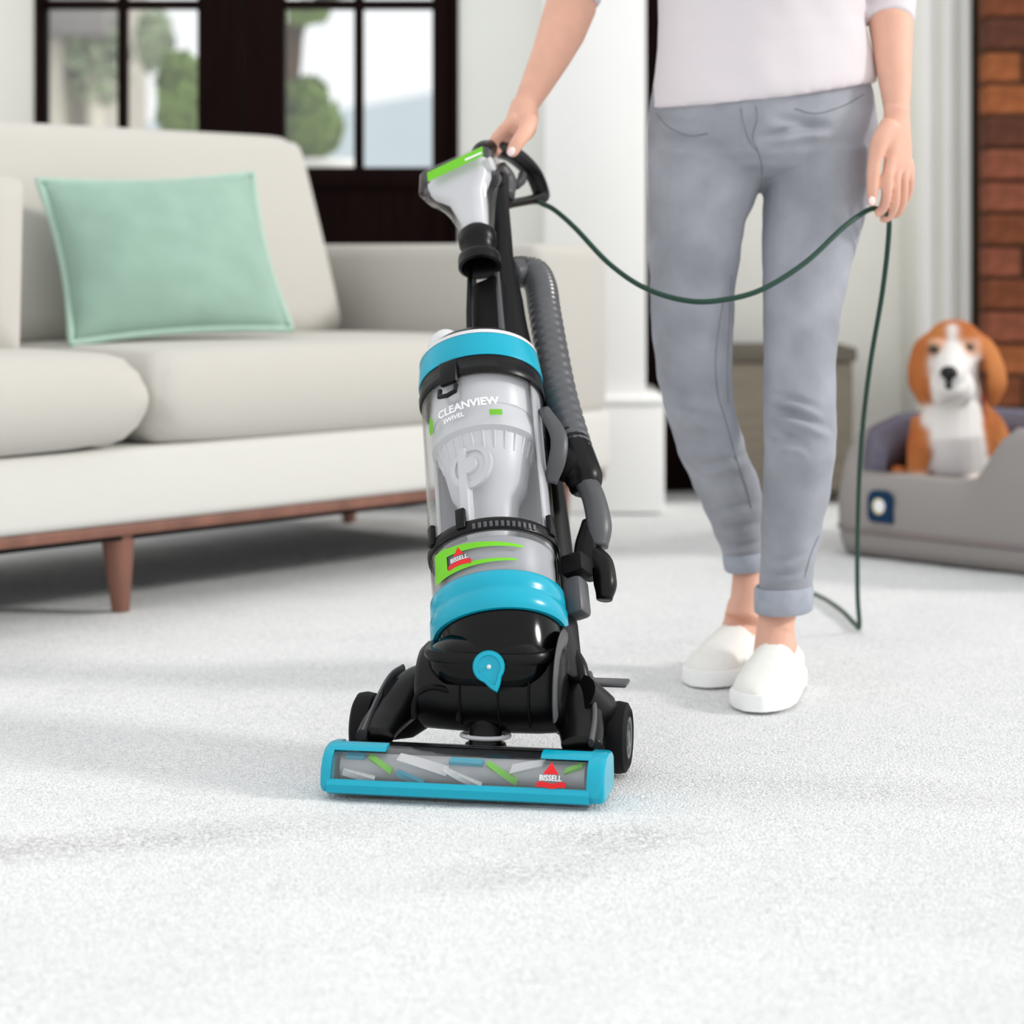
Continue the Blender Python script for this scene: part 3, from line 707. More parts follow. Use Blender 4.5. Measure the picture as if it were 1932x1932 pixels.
# arm to the handle
SHR = Vector((.245, YB+.01, 1.335)); SHL = Vector((.55, YB+.01, 1.335))
ELR = at(1086, -28, 3.60); WRR = at(988, 205, 3.535)
limb([(SHR, .05), (SHR.lerp(ELR, .5), .044), (ELR, .040), (at(1078, 10, 3.592), .0415), (at(1060, 60, 3.58), .0385), (at(1040, 105, 3.565), .0325), (at(1012, 160, 3.55), .0255), (WRR, (.0225, .019))])
ELL = at(1680, -10, 3.60)
limb([(SHL, .05), (SHL.lerp(ELL, .5), .044), (ELL, .039), (at(1681, 50, 3.56), .0355), (at(1685, 110, 3.53), .0300), (at(1690, 170, 3.50), .0245), (at(1692, 215, 3.48), (.0215, .019))])
# hand on the handle: palm, thumb in front, fingers wrapping behind
def finger(pts, rads): bd.tube(spline(pts, 4), [interp([(i, r_) for i, r_ in enumerate(rads)], k/4)[0] for k in range((len(pts)-1)*4+1)], 12)
HB = 3.535
bd.tube([at(990, 192, HB), at(987, 218, HB-.005), at(982, 240, HB-.01), at(975, 256, HB-.008)], [(.021, .0215), (.030, .025), (.036, .026), (.032, .022)], 18)
for i, (kx, ky, dY) in enumerate(((962, 240, -.030), (960, 242, -.010), (962, 246, .010), (968, 250, .028))):
    Yk = HB+dY
    finger([at(kx+12, ky-16, Yk), at(kx-8, ky+2, Yk-.002), at(kx-26+i*2, ky+22, Yk-.004), at(kx-32+i*3, ky+38-i*2, Yk-.002), at(kx-20+i*3, ky+51-i*2, Yk)], [.0115, .0105, .0095, .0085, .0075])
finger([at(1000, 225, HB-.035), at(990, 250, HB-.060), at(976, 270, HB-.074), at(966, 287, HB-.078), at(963, 292, HB-.076)], [.0145, .0130, .0115, .0100, .0075])
# hand with the cord: back of the hand to the viewer
HL = 3.475
kd = Vector((.55, .835, 0)).normalized(); kt = Vector((.835, -.55, 0)).normalized()      # knuckle line, and out of the back of the hand
bd.loft([[at(px, py, HL+dy)+kd*wd*math.cos(2*PI*k/24)+kt*th*math.sin(2*PI*k/24) for k in range(24)] for px, py, dy, wd, th in ((1692, 200, .002, .022, .0205), (1692, 222, 0, .0245, .0195), (1693, 250, -.002, .030, .019), (1694, 280, -.003, .036, .018), (1695, 308, -.004, .037, .0155), (1696, 325, -.004, .032, .011))])
finger([at(1680, 235, HL-.018), at(1660, 268, HL-.034), at(1650, 305, HL-.040), at(1646, 350, HL-.040), at(1645, 389, HL-.036)], [.0165, .0145, .0110, .0098, .0072])
finger([at(1681, 300, HL-.026), at(1674, 338, HL-.036), at(1672, 372, HL-.030), at(1664, 396, HL-.016), at(1651, 404, HL-.012)], [.0108, .0092, .0086, .0078, .0066])
finger([at(1690, 306, HL-.010), at(1689, 346, HL-.018), at(1687, 386, HL-.010), at(1675, 410, HL+.004), at(1660, 412, HL+.008)], [.0110, .0094, .0087, .0079, .0068])
finger([at(1703, 306, HL+.010), at(1704, 344, HL+.002), at(1702, 381, HL+.010), at(1691, 403, HL+.024), at(1676, 405, HL+.028)], [.0108, .0093, .0085, .0077, .0066])
finger([at(1713, 303, HL+.026), at(1716, 334, HL+.020), at(1714, 362, HL+.028), at(1704, 382, HL+.040), at(1690, 386, HL+.044)], [.0100, .0085, .0076, .0070, .0062])
bme = bd.voxel('body', .0030, 5, .5)
body = finish('body', bme, M['skin'], woman, True, 0)
def nail(p, d, up, sx, sy):
    d = d.normalized(); n_ = (up-d*up.dot(d)).normalized(); s_ = d.cross(n_)
    R_ = Matrix((s_, d, n_)).transposed(); MB().blob(p, (sx, sy, .0022), R_).build('nail', M['nail'], body, sharp=0)
nail(at(964.5, 286, HB-.0885), at(963, 292, HB)-at(972, 276, HB), Vector((0, -1, .25)), .0058, .0078)
nail(at(1645, 379, HL-.0465), Vector((0, 0, -1)), Vector((0, -1, 0)), .0052, .0072)
for sx in (-1, 1):
    MB().blob((.397+sx*.031, YB-.094, 1.605), (.011, .009, .007)).build('eye', M['dog_eye'], body, sharp=0)
hr = MB(); hr.blob((.397, YB+.012, 1.635), (.086, .095, .098), n=24, m=16); hr.tube([(.397, YB+.06, 1.66), (.397, YB+.10, 1.52), (.397, YB+.095, 1.36)], [(.07, .05), (.085, .035), (.06, .02)], 18)
finish('hair', hr.voxel('hair', .008, 3), M['hair'], woman, True, 0)
# --- top with elbow sleeves
tm = MB()
def hem_z(x): return None
TR = [(208, 1226, 1654, .60), (185, 1229, 1654, .60), (140, 1236, 1647, .58), (90, 1241, 1638, .56), (40, 1243, 1630, .56), (-20, 1240, 1634, .56), (-120, 1228, 1652, .56), (-220, 1215, 1664, .54), (-285, 1225, 1655, .46), (-318, 1262, 1610, .42), (-345, 1315, 1555, .42), (-362, 1362, 1508, .62)]
rings = []
for i, (py, xl, xr, dp) in enumerate(TR):
    c = at((xl+xr)/2, py, YB); hw = (xr-xl)/2*YB/FPX; g_ = []
    for k in range(48):
        th = 2*PI*k/48; x = hw*math.cos(th); e = 2/2.5
        yy = hw*dp*math.copysign(abs(math.sin(th))**.9, math.sin(th))
        f = max(0, (py-40)/168) if py > 40 else 0      # the hem climbs towards her left hip
        t_ = (x/hw+1)/2; g_.append(c+Vector((x, yy, f*(.002+.044*t_*t_-.002))))
    rings.append(g_)
tm.loft(rings)
def sleeve(a, b_, ra, rb, n=20):
    P = [a.lerp(b_, i/8) for i in range(9)]; tm.tube(P, [ra+(rb-ra)*i/8 for i in range(9)], n)
tm.tube([SHR+Vector((.02, 0, 0)), SHR.lerp(ELR, .5), ELR+Vector((0, 0, .01)), at(1080, 2, 3.593)], [.068, .058, .0495, .047], 22)
tm.tube([SHL-Vector((.02, 0, 0)), SHL.lerp(ELL, .5), ELL, at(1682, 44, 3.562)], [.068, .057, .0455, .0385], 22)
tme = tm.voxel('top', .0048, 4, .5)
def tee_folds(co, no):
    px = 966+FPX*co[:, 0]/co[:, 1]; py = HOR-FPX*(co[:, 2]-CAMH)/co[:, 1]
    nz_ = np.array([noise.noise(Vector((c[0]*10, c[1]*10, c[2]*5)))*.004+noise.noise(Vector((c[0]*22+c[2]*9, c[1]*16, c[2]*12)))*.002 for c in co])
    return nz_*np.clip((210-py)/60, .25, 1)
displace(tme, tee_folds)
to = finish('top', tme, M['tee'], woman, True, 0); to['label'] = 'plain white elbow sleeve top'
# --- slip-on shoes
def shoe(heel, toe, label):
    ax = (toe-heel); ln = ax.length; ax.normalize(); sd = ax.cross(UP).normalized()
    prof = [(-.05, .006, .058), (-.04, .016, .062), (0, .029, .066), (.12, .034, .062), (.28, .036, .066), (.42, .040, .080), (.55, .043, .071), (.70, .046, .058), (.82, .0445, .049), (.90, .038, .043), (.96, .027, .037), (.99, .016, .033), (1.005, .005, .030)]
    s = thing('shoe', None, None) if False else None
    so, up = [], []
    n = 28
    for t in [-.05, -.04, -.02, 0, .05, .12, .2, .28, .36, .42, .48, .55, .62, .70, .77, .84, .89, .92, .94, .96, .975, .99, 1.0, 1.005]:
        hw, h = interp(prof, t); c = heel+ax*ln*t
        up.append([c+sd*hw*math.copysign(abs(math.cos(th))**.8, math.cos(th))+UP*(.018+(h-.018)*max(0, math.sin(th))**.75 if math.sin(th) > 0 else .018-.006*abs(math.sin(th))) for th in [2*PI*k/n for k in range(n)]])
        hw2 = hw+.004
        so.append([c+ax*(.004 if t > .985 else -.004 if t < -.03 else 0)+sd*hw2*a+UP*b_ for a, b_ in ((-.93, .0015), (-1, .005), (-1, .023), (-.94, .026), (.94, .026), (1, .023), (1, .005), (.93, .0015))])
    u_ = MB().loft(up).build('shoe', M['shoe_white'], woman, sharp=0); u_['label'] = label
    MB().loft(so).build('sole', M['sole_white'], u_, sharp=50)
    # padded collar round the ankle
    col = []
    for k in range(33):
        th = 2*PI*k/32; t = .17+.20*math.cos(th); hw, h = interp(prof, t)
        col.append(heel+ax*ln*t+sd*.031*math.sin(th)+UP*(h-.004+.004*math.cos(th)-.010*abs(math.sin(th))))
    MB().tube(col, .0042, 8).build('collar', M['sole_white'], u_)
shoe(H1, T1_, 'white slip-on shoe, the forward one')
shoe(H2, T2_, 'white slip-on shoe, the trailing one')

# ------------------------------------------------------------------ upright vacuum cleaner
VA = Vector((-.073, .586, .807)).normalized()
_n0 = Vector((0, -1, 0)); _n0 = (_n0-VA*VA.dot(_n0)).normalized(); _r0 = _n0.cross(VA); _r0 = _r0 if _r0.x > 0 else -_r0
RHO = math.radians(28)
VV = math.cos(RHO)*_n0-math.sin(RHO)*_r0; VU = math.cos(RHO)*_r0+math.sin(RHO)*_n0; V0 = Vector((-.0197, 2.958, .221))
def VL(u, v, w): return V0+VU*u+VV*v+VA*w
FO = Vector((-.064, 2.756, 0)); FE = Vector((.982, -.187, 0)).normalized(); FG = Vector((-FE.y, FE.x, 0))
def FL(x, y, z): return FO+FE*x+FG*y+UP*z
FM = frame_mat(FO, FE, FG, UP)
vac = thing('vacuum_cleaner', 'upright vacuum cleaner with turquoise rings and clear dust bin on white carpet', 'vacuum', FL(0, .12, 0))
VM = frame_mat(V0, VU, VV, VA)
def ring_band(prof, wfun=None, n=64):    # lathe whose heights may vary with the angle (0 = front)
    rings = []
    for r_, h, key in prof:
        g_ = []
        for k in range(n):
            th = 2*PI*k/n; hh = h+(wfun(th) if (wfun and key) else 0)
            g_.append(VL(r_*math.sin(th), r_*math.cos(th), hh))
        rings.append(g_)
    return rings
R0 = .087
# motor base below the bin (black dome)
MB().loft(ring_band([(.030, -.134, 0), (.062, -.131, 0), (.074, -.122, 0), (.081, -.104, 0), (.083, -.06, 0), (.083, -.03, 0), (.05, -.028, 0)])).build('motor_base', M['black_gloss'], vac, sharp=50)
dip = lambda th: -.036*max(0, math.cos(th+.30))**1.3
bb_ = MB().loft(ring_band([(.080, -.004, 0), (.0865, -.001, 0), (.0895, -.004, 0), (.0900, -.020, 0), (.0885, -.024, 0), (.0885, -.028, 0), (.0915, -.032, 0), (.0915, -.050, 1), (.088, -.056, 1), (.082, -.056, 1), (.082, -.03, 0)]), loop=True).build('lower_ring', M['cyan'], vac, sharp=50)
# dust bin
db = MB().loft(ring_band([(.0835, .0, 0), (.0860, .0, 0), (.0865, .065, 0), (.0855, .33, 0), (.0835, .33, 0), (.0845, .065, 0)]), loop=True).build('dust_bin', M['bin_clear'], vac, sharp=50)
MB().loft(ring_band([(.080, .060, 0), (.0885, .060, 0), (.0895, .066, 0), (.0885, .074, 0), (.0855, .078, 0), (.080, .076, 0)]), loop=True).build('bin_band', M['black'], db, sharp=50)
for th in (-.62, .05, 1.6):
    d = Matrix.Rotation(th, 4, Vector((0, 0, 1)))
    c = VL(.089*math.sin(th), .089*math.cos(th), .080); tgt = VU*math.cos(th)-VV*math.sin(th); rad = VU*math.sin(th)+VV*math.cos(th)
    MB().box((-.007, -.004, -.014), (.007, .004, .016), .002, 2, frame_mat(c, tgt, rad, VA)).build('bin_catch', M['black'], db)
for i in range(12):
    th = .25+i*.085; c = VL(.0885*math.sin(th), .0885*math.cos(th), .0655); tgt = VU*math.cos(th)-VV*math.sin(th); rad = VU*math.sin(th)+VV*math.cos(th)
    MB().box((-.0022, -.003, -.004), (.0022, .0026, .004), .0006, 1, frame_mat(c, tgt, rad, VA)).build('bin_tooth', M['grey_plastic'], db)
lin_ = [[VL(.0815*math.sin(t), .0815*math.cos(t), h) for t in [PI*.50+PI*1.0*k/40 for k in range(41)]]+[VL(.079*math.sin(t), .079*math.cos(t), h) for t in [PI*1.5-PI*1.0*k/40 for k in range(41)]] for h in (.056, .325)]
MB().loft(lin_).build('bin_back', M['pale_plastic'], db, sharp=40)
# cyclone separator inside
MB().loft(ring_band([(.070, .325, 0), (.070, .262, 0), (.0735, .246, 0), (.0745, .240, 0), (.0745, .228, 0), (.066, .224, 0), (.060, .200, 0), (.052, .160, 0), (.040, .140, 0), (.034, .095, 0), (.030, .078, 0)])).build('cyclone', M['pale_plastic'], db, sharp=40)
MB().loft(ring_band([(.0715, .322, 0), (.0715, .268, 0), (.0705, .266, 0), (.0705, .322, 0)]), loop=True).build('cyclone_sleeve', M['pale_plastic'], db, sharp=40)
for k in range(26):
    th = 2*PI*k/26; a_ = VL(.0595*math.sin(th), .0595*math.cos(th), .200); b_ = VL(.067*math.sin(th), .067*math.cos(th), .224)
    MB().tube([a_, b_], .0016, 6).build('cyclone_vane', M['pale_plastic'], db)
c = VL(.012, .062, .17)
MB().lathe([(.032, -.002), (.032, .004), (.024, .006), (.024, .002), (.014, .004), (.012, .010), (.004, .011)], c, VV, VU, VA, 32).build('cyclone_inlet', M['pale_plastic'], db, sharp=40)
MB().box((-.006, .056, .085), (.008, .072, .20), .003, 2, VM).build('cyclone_rib', M['pale_plastic'], db)
MB().tube([VL(-.07, .02, .09), VL(-.07, .022, .32)], .003, 8).build('fill_tube', M['pale_plastic'], db)
MB().loft(ring_band([(.078, .0, 0), (.080, .004, 0), (.080, .052, 0), (.074, .056, 0)])).build('filter_housing', M['mid_plastic'], db, sharp=40)
# wrapped prints: green badge on the lower bin, lettering and leaf on the upper bin
def wrap(me, th0, w0, r_, rot=0, thick=0):
    for v in me.vertices:
        x, y = v.co.x, v.co.y; x, y = x*math.cos(rot)-y*math.sin(rot), x*math.sin(rot)+y*math.cos(rot)
        th = th0+x/r_; v.co = VL(r_*math.sin(th), r_*math.cos(th), w0+y)
    return me
def flat_poly(fn, nx=40, ny=6):
    me = bpy.data.meshes.new('p'); vs, fs = [], []
    for j in range(ny+1):
        for i in range(nx+1): vs.append((*fn(i/nx, j/ny), 0))
    for j in range(ny):
        for i in range(nx): fs.append((j*(nx+1)+i, j*(nx+1)+i+1, (j+1)*(nx+1)+i+1, (j+1)*(nx+1)+i))
    me.from_pydata(vs, [], fs); return me
def pr(name, me, m, parent): return finish(name, me, m, parent, True, 0)
TB = 0.0
pr('badge_band', wrap(flat_poly(lambda a, b_: (-.050+.135*a, (.044-.010*a)+(b_-.5)*.014*(1-.75*a))), TB, 0, .0876), M['green'], db)
pr('badge_band', wrap(flat_poly(lambda a, b_: (-.050+.125*a, (.012+.002*a)+(b_-.5)*.011*(1-.75*a))), TB, 0, .0876), M['green'], db)
pr('badge_panel', wrap(flat_poly(lambda a, b_: (-.052+.028*a*(1-.0*b_), .008+.042*b_), 12), TB, 0, .08765), M['green'], db)
pr('badge_triangle', wrap(flat_poly(lambda a, b_: ((a-.5)*.016*(1-b_)-.004, .031+.012*b_)), TB, 0, .0879), M['red'], db)
pr('badge_bar', wrap(flat_poly(lambda a, b_: (-.022+.036*a, .014+.007*b_+.002*math.sin(a*3))), TB, 0, .0879), M['red'], db)
tx = text_mesh('BISSELL', .0085, .0001)
for v in tx.vertices: v.co.x -= .004; v.co.y += .0262
pr('badge_lettering', wrap(tx, TB, 0, .0879), M['white_print'], db)
tx = text_mesh('CLEANVIEW', .0165, .0004)
pr('lettering', wrap(tx, .25, .256, .0868, .05), M['white_print'], db)
tx = text_mesh('SWIVEL', .010, .0002)
pr('lettering', wrap(tx, .02, .241, .0868, .05), M['white_print'], db)
pr('pet_print', wrap(flat_poly(lambda a, b_: ((a-.5)*.018, (b_-.5)*.009)), .72, .2400, .0868, .05), M['green_leaf_print'], db)
pr('leaf_print', wrap(flat_poly(lambda a, b_: ((a-.5)*.012*math.sin(PI*min(1, .12+b_*.8))-.003*(1-b_), (b_-.5)*.028)), -.46, .248, .0868, .1), M['green_leaf_print'], db)
# upper rings, lid
ur = MB().loft(ring_band([(.080, .306, 0), (.0880, .306, 0), (.0890, .310, 0), (.0890, .316, 0), (.0870, .318, 0), (.0870, .338, 0), (.080, .340, 0)]), loop=True).build('bin_collar', M['black'], vac, sharp=50)
MB().loft(ring_band([(.080, .334, 0), (.0880, .334, 0), (.0885, .338, 0), (.0850, .372, 0), (.078, .376, 0)]), loop=True).build('upper_ring', M['cyan'], vac, sharp=50)
MB().loft(ring_band([(.0855, .372, 0), (.0845, .378, 0), (.080, .380, 0), (.074, .378, 0)]), caps=False).build('lid_rim', M['pale_plastic'], vac, sharp=50)
MB().loft(ring_band([(.082, .370, 0), (.081, .381, 0), (.07, .392, 0), (.04, .399, 0), (.01, .400, 0)])).build('lid', M['black'], vac, sharp=60)
MB().box((-.014, .0865, .292), (.014, .096, .330), .004, 2, VM @ Matrix.Rotation(-.02, 4, 'Z')).build('bin_latch', M['black'], vac)
MB().tube([VL(-.013, .092, .288), VL(-.013, .095, .276), VL(.0, .097, .272), VL(.013, .095, .276), VL(.013, .092, .288)], .0035, 8).build('latch_loop', M['black'], vac)
# clear release lever on the lid, at the left front
c = VL(-.035, .03, .396)
MB().lathe([(.026, 0), (.026, .008), (.022, .020), (.014, .028), (.004, .031)], c, VA, VU, VV, 28).build('release_knob', M['pale_plastic'], vac, sharp=60)
# spine and neck up to the handle
def bar(pts, rads, name, m, parent=vac, n=16): return MB().tube(spline([VL(*p) for p in pts], 6), [interp([(i, *(r_ if hasattr(r_, '__len__') else (r_, r_))) for i, r_ in enumerate(rads)], k/6) for k in range((len(pts)-1)*6+1)], n).build(name, m, parent, sharp=0)
bar([(0, -.105, -.10), (0, -.115, .10), (0, -.11, .30), (0, -.085, .42), (0, -.09, .52), (0, -.095, .62), (0, -.10, .72), (0, -.10, .775)], [(.05, .03), (.055, .03), (.05, .03), (.042, .028), (.030, .026), (.0185, .018), (.0165, .016), (.019, .018)], 'spine', M['black'])
MB().box((-.032, -.080, .40), (.016, -.045, .555), .008, 3, VM).build('neck_panel', M['black_matte'], vac)
for u0 in (-.041, .018): MB().tube([VL(u0, -.045, .39), VL(u0*.8, -.05, .50), VL(u0*.62, -.055, .60)], .0045, 8).build('neck_rib', M['grey_plastic'], vac)
MB().tube([VL(-.02, -.046, .43), VL(.0, -.043, .425), VL(.016, -.046, .436)], .0035, 8).build('neck_clip', M['grey_plastic'], vac)
# D-shaped handle loop
hl = [(0, -.098, .755), (0, -.066, .778), (0, -.060, .800), (0, -.098, .833), (0, -.130, .850), (0, -.165, .864), (0, -.205, .869), (0, -.235, .862), (0, -.250, .836), (0, -.236, .819), (0, -.200, .793), (0, -.15, .757), (0, -.10, .722)]
bar(hl, [(.018, .015), (.020, .017), (.019, .016), (.0145, .012), (.0145, .012), (.0145, .012), (.0145, .012), (.0145, .013), (.014, .011), (.012, .009), (.012, .007), (.012, .007), (.014, .009)], 'handle_loop', M['black'])
bar([(0, -.105, .80), (0, -.125, .785), (0, -.122, .750)], [.016, .02, .016], 'handle_grip', M['grey_plastic'])
bar([(.0, -.19, .84), (.0, -.185, .825), (0, -.165, .80)], [.007, .008, .006], 'switch', M['grey_plastic'])
# clear pet tool clipped to the neck
def rect_ring(cu, cv, w, hu, hv, n=24, e=.45, lean=0):
    g_ = []
    for k in range(n):
        th = 2*PI*k/n; a, b_ = math.cos(th), math.sin(th)
        g_.append(VL(cu+hu*math.copysign(abs(a)**e, a), cv+hv*math.copysign(abs(b_)**e, b_), w+lean*a))
    return g_
tool = MB().loft([rect_ring(-.018, -.020, .755, .050, .020, e=.35), rect_ring(-.018, -.018, .752, .062, .027, e=.35), rect_ring(-.018, -.016, .715, .064, .028, e=.35), rect_ring(-.016, -.018, .705, .054, .030, e=.45), rect_ring(-.010, -.02, .685, .043, .030, e=.6), rect_ring(-.004, -.022, .66, .034, .028, e=.8), rect_ring(0, -.024, .632, .027, .026, e=1), rect_ring(0, -.025, .615, .026, .026, e=1)]).build('pet_tool', M['tool_clear'], vac, sharp=40)
tool['label'] = 'clear plastic pet tool with green print'
MB().loft([rect_ring(-.018, -.018, .745, .050, .016, e=.5), rect_ring(-.018, -.018, .715, .050, .018, e=.5), rect_ring(-.010, -.02, .69, .03, .018, e=.8), rect_ring(0, -.024, .63, .018, .018, e=1)]).build('tool_rotor', M['pale_plastic'], tool, sharp=40)
MB().tube([VL(-.07, -.018, .733), VL(.04, -.018, .733)], .011, 14).build('tool_brush', M['pale_plastic'], tool)
gm = flat_poly(lambda a, b_: (-.048+.100*a, (b_-.5)*.018+.733+.004*a), 20, 4)
for v in gm.vertices: v.co = VL(v.co.x-.010, .0125, v.co.y)
pr('tool_print', gm, M['green'], tool)
gm = flat_poly(lambda a, b_: (-.020+.03*a, .738+.004*b_-.006), 20, 4)
for v in gm.vertices: v.co = VL(v.co.x+.030, .0132, v.co.y)
pr('tool_print', gm, M['white_print'], tool)
MB().lathe([(.027, .622), (.0285, .618), (.0285, .600), (.0255, .596), (.0255, .582), (.031, .578), (.032, .572), (.032, .560), (.028, .558), (.024, .562), (.022, .59)], VL(0, -.025, 0)*1, VA, VU, VV, 32, caps=True).build('tool_collar', M['black'], tool, sharp=45)
MB().tube([VL(-.022, -.035, .575), VL(-.030, -.035, .50), VL(-.036, -.035, .40)], .004, 8).build('cord_hook', M['black'], vac)
# corrugated hose with black joints
hp = spline([VL(*p) for p in [(.0, -.118, .600), (.010, -.138, .612), (.026, -.148, .606), (.036, -.146, .575), (.041, -.140, .53), (.050, -.132, .45), (.061, -.125, .36), (.078, -.118, .27), (.090, -.112, .215)]], 22)
L_ = 0; rr_ = []
for i, p in enumerate(hp):
    rr_.append(.0240+.0009*(1 if (i % 4) < 2 else -1))
MB().tube(hp, rr_, 22).build('hose', M['hose_grey'], vac, sharp=0)
bar([(.072, -.120, .290), (.083, -.115, .245), (.091, -.112, .205), (.090, -.11, .185)], [.0235, .0255, .027, .020], 'hose_cuff', M['black'])
bar([(.060, -.09, .24), (.075, -.10, .225), (.092, -.11, .215)], [.022, .024, .018], 'hose_clamp', M['black_matte'])
bar([(.093, -.108, .205), (.106, -.106, .165), (.110, -.106, .120), (.104, -.108, .090)], [(.017, .014), (.017, .014), (.018, .014), (.014, .012)], 'lower_wand', M['grey_plastic'])
bar([(.098, -.108, .13), (.090, -.106, .095), (.088, -.104, .070), (.096, -.104, .05)], [.014, .019, .020, .016], 'wand_joint', M['black'])
bar([(.094, -.105, .085), (.108, -.105, .060), (.110, -.105, .030), (.106, -.105, .008)], [.013, .016, .016, .011], 'lower_duct', M['black'])
bar([(.080, -.03, .165), (.100, -.02, .19), (.106, -.018, .225), (.086, -.02, .275)], [(.006, .010), (.007, .012), (.007, .012), (.005, .009)], 'bin_handle', M['grey_plastic'])
MB().box((.074, -.080, .03), (.108, -.045, .060), .006, 2, VM).build('duct_bracket', M['black_matte'], vac)
MB().box((.074, -.076, -.030), (.102, -.045, .026), .008, 2, VM).build('duct_bracket', M['grey_plastic'], vac)
MB().box((.070, -.07, -.125), (.084, -.02, -.03), .008, 2, VM).build('side_guard', M['black'], vac)
bar([(.070, -.055, -.07), (.080, -.06, -.10), (.082, -.065, -.13)], [.010, .012, .010], 'rear_hose', M['black'])
# swivel neck and motor drum
def sq_ring(cx, cy, z, hx, hy, e=.6, n=36, dz=0): return [FL(cx+hx*math.copysign(abs(math.cos(2*PI*k/n))**e, math.cos(2*PI*k/n)), cy+hy*math.copysign(abs(math.sin(2*PI*k/n))**e, math.sin(2*PI*k/n)), z+dz*math.sin(2*PI*k/n)) for k in range(n)]
MB().loft([sq_ring(.014, .135, .130, .074, .052), sq_ring(.014, .13, .150, .080, .058), sq_ring(.014, .132, .170, .080, .058), sq_ring(.014, .135, .180, .068, .052), sq_ring(.014, .14, .19, .055, .045)]).build('swivel_neck', M['black_gloss'], vac, sharp=40)
MB().loft([sq_ring(.014, .13, .160, .083, .063), sq_ring(.014, .13, .164, .085, .065), sq_ring(.014, .13, .170, .085, .065), sq_ring(.014, .13, .174, .083, .063)]).build('neck_band', M['black'], vac, sharp=40)
dr_ = []
for x, r_ in ((-.085, .030), (-.082, .048), (-.074, .056), (-.03, .058), (.02, .059), (.075, .058), (.100, .056), (.108, .048), (.111, .030)):
    dr_.append([FL(x, .145+r_*math.cos(2*PI*k/36), .118+r_*math.sin(2*PI*k/36)*1.0) for k in range(36)])
MB().loft(dr_).build('motor_drum', M['black'], vac, sharp=50)
for x in (-.02, .03, .07): 
    MB().tube([FL(x, .145+.0595*math.cos(t), .118+.0595*math.sin(t)) for t in [PI*.75+PI*.5*k/10 for k in range(11)]], .0016, 6).build('drum_rib', M['black_matte'], vac)
MB().tube([FL(-.052+.030*math.cos(t), .084+.012*abs(math.cos(t)), .092+.034*math.sin(t)) for t in [-.3+(PI+.6)*k/18 for k in range(19)]], .004, 8).build('drum_port', M['black_matte'], vac)
# silver-grey shield on the right of the drum
MB().tube([FL(.104, .145+.060*math.cos(t), .120+.062*math.sin(t)) for t in [PI*.30+PI*.85*k/16 for k in range(17)]], [(.003, .013)]*17, 12).build('drum_shield', M['grey_plastic'], vac)
# turquoise selector knob
kc = at(922, 1258, 2.808); kn = (Vector((0.02, -1, .18))).normalized(); kx = kn.cross(UP).normalized(); kx = kx if kx.x > 0 else -kx; ky = kn.cross(kx).normalized(); ky = ky if ky.z > 0 else -ky
pts = []
for k in range(40):
    th = PI*1.80+2*PI*k/40; r_ = .0205
    d = abs(((th-PI*1.60+PI) % (2*PI))-PI); r_ += .0135*max(0, 1-d/.62)**1.4
    pts.append((r_*math.cos(th), r_*math.sin(th)))
kb = MB().loft([[kc+kx*a*f+ky*b_*f+kn*e for a, b_ in pts] for f, e in ((1, -.035), (1, .004), (.94, .008), (.72, .0085), (.68, .0065), (.2, .0065))]).build('selector_knob', M['cyan'], vac, sharp=40)
MB().blob(kc+kn*.0075, (.003, .003, .003), n=10, m=6).build('knob_screw', M['pale_plastic'], kb)
# cleaning head
def prof_loft(x0, x1, prof): return MB().loft([[FL(x, y, z) for y, z in prof] for x in (x0, x1)])
outer = [(.004, .008), (-.002, .016), (.001, .034), (.009, .048), (.022, .057), (.042, .060), (.070, .057), (.086, .048), (.090, .020), (.085, .008)]
inner = [(.010, .014), (.006, .020), (.008, .040), (.016, .054), (.028, .062), (.045, .066), (.073, .064), (.086, .056), (.088, .022), (.084, .014)]
for s in (-1, 1):
    rings = []
    for x, f in ((.158 if s > 0 else .166, 1.0), (.172, 1.0), (.1765, .985), (.1795, .93), (.180, .80)):
        cy, cz = .044, .032; rings.append([FL(s*x, cy+(y-cy)*f*1.04, cz+(z-cz)*f*1.05) for y, z in outer])
    MB().loft(rings).build('end_cap', M['cyan'], vac, sharp=45)
front = [(.002, .004), (-.006, .008), (-.007, .018), (-.001, .024), (.006, .022), (.010, .006)]
prof_loft(-.170, .162, front).build('front_bumper', M['cyan'], vac, sharp=45)
MB().loft([[FL(x, y, z) for y, z in ((.018, .056), (.024, .061), (.040, .0625), (.040, .056))] for x in (-.172, -.100)]).build('top_edge', M['cyan'], vac)
MB().loft([[FL(x, y, z) for y, z in ((.018, .056), (.024, .061), (.040, .0625), (.040, .056))] for x in (.098, .162)]).build('top_edge', M['cyan'], vac)
win = [(y, z) for y, z in outer[1:7]]; win2 = [(y+.0025, z-.0025) for y, z in win][::-1]
MB().loft([[FL(x, y, z) for y, z in win+win2] for x in (-.166, .158)]).build('head_window', M['window_clear'], vac, sharp=60)
MB().loft([[FL(x, y, z) for y, z in ((.060, .0585), (.080, .0555), (.094, .042), (.096, .012), (.078, .010), (.078, .05))] for x in (-.150, .158)]).build('head_back', M['black'], vac, sharp=30)
MB().box((-.168, .012, .006), (.160, .092, .011), 0, 1, FM).build('head_plate', M['grey_plastic'], vac)
MB().box((-.166, .078, .010), (.158, .086, .050), 0, 1, FM).build('head_liner', M['mid_plastic'], vac)
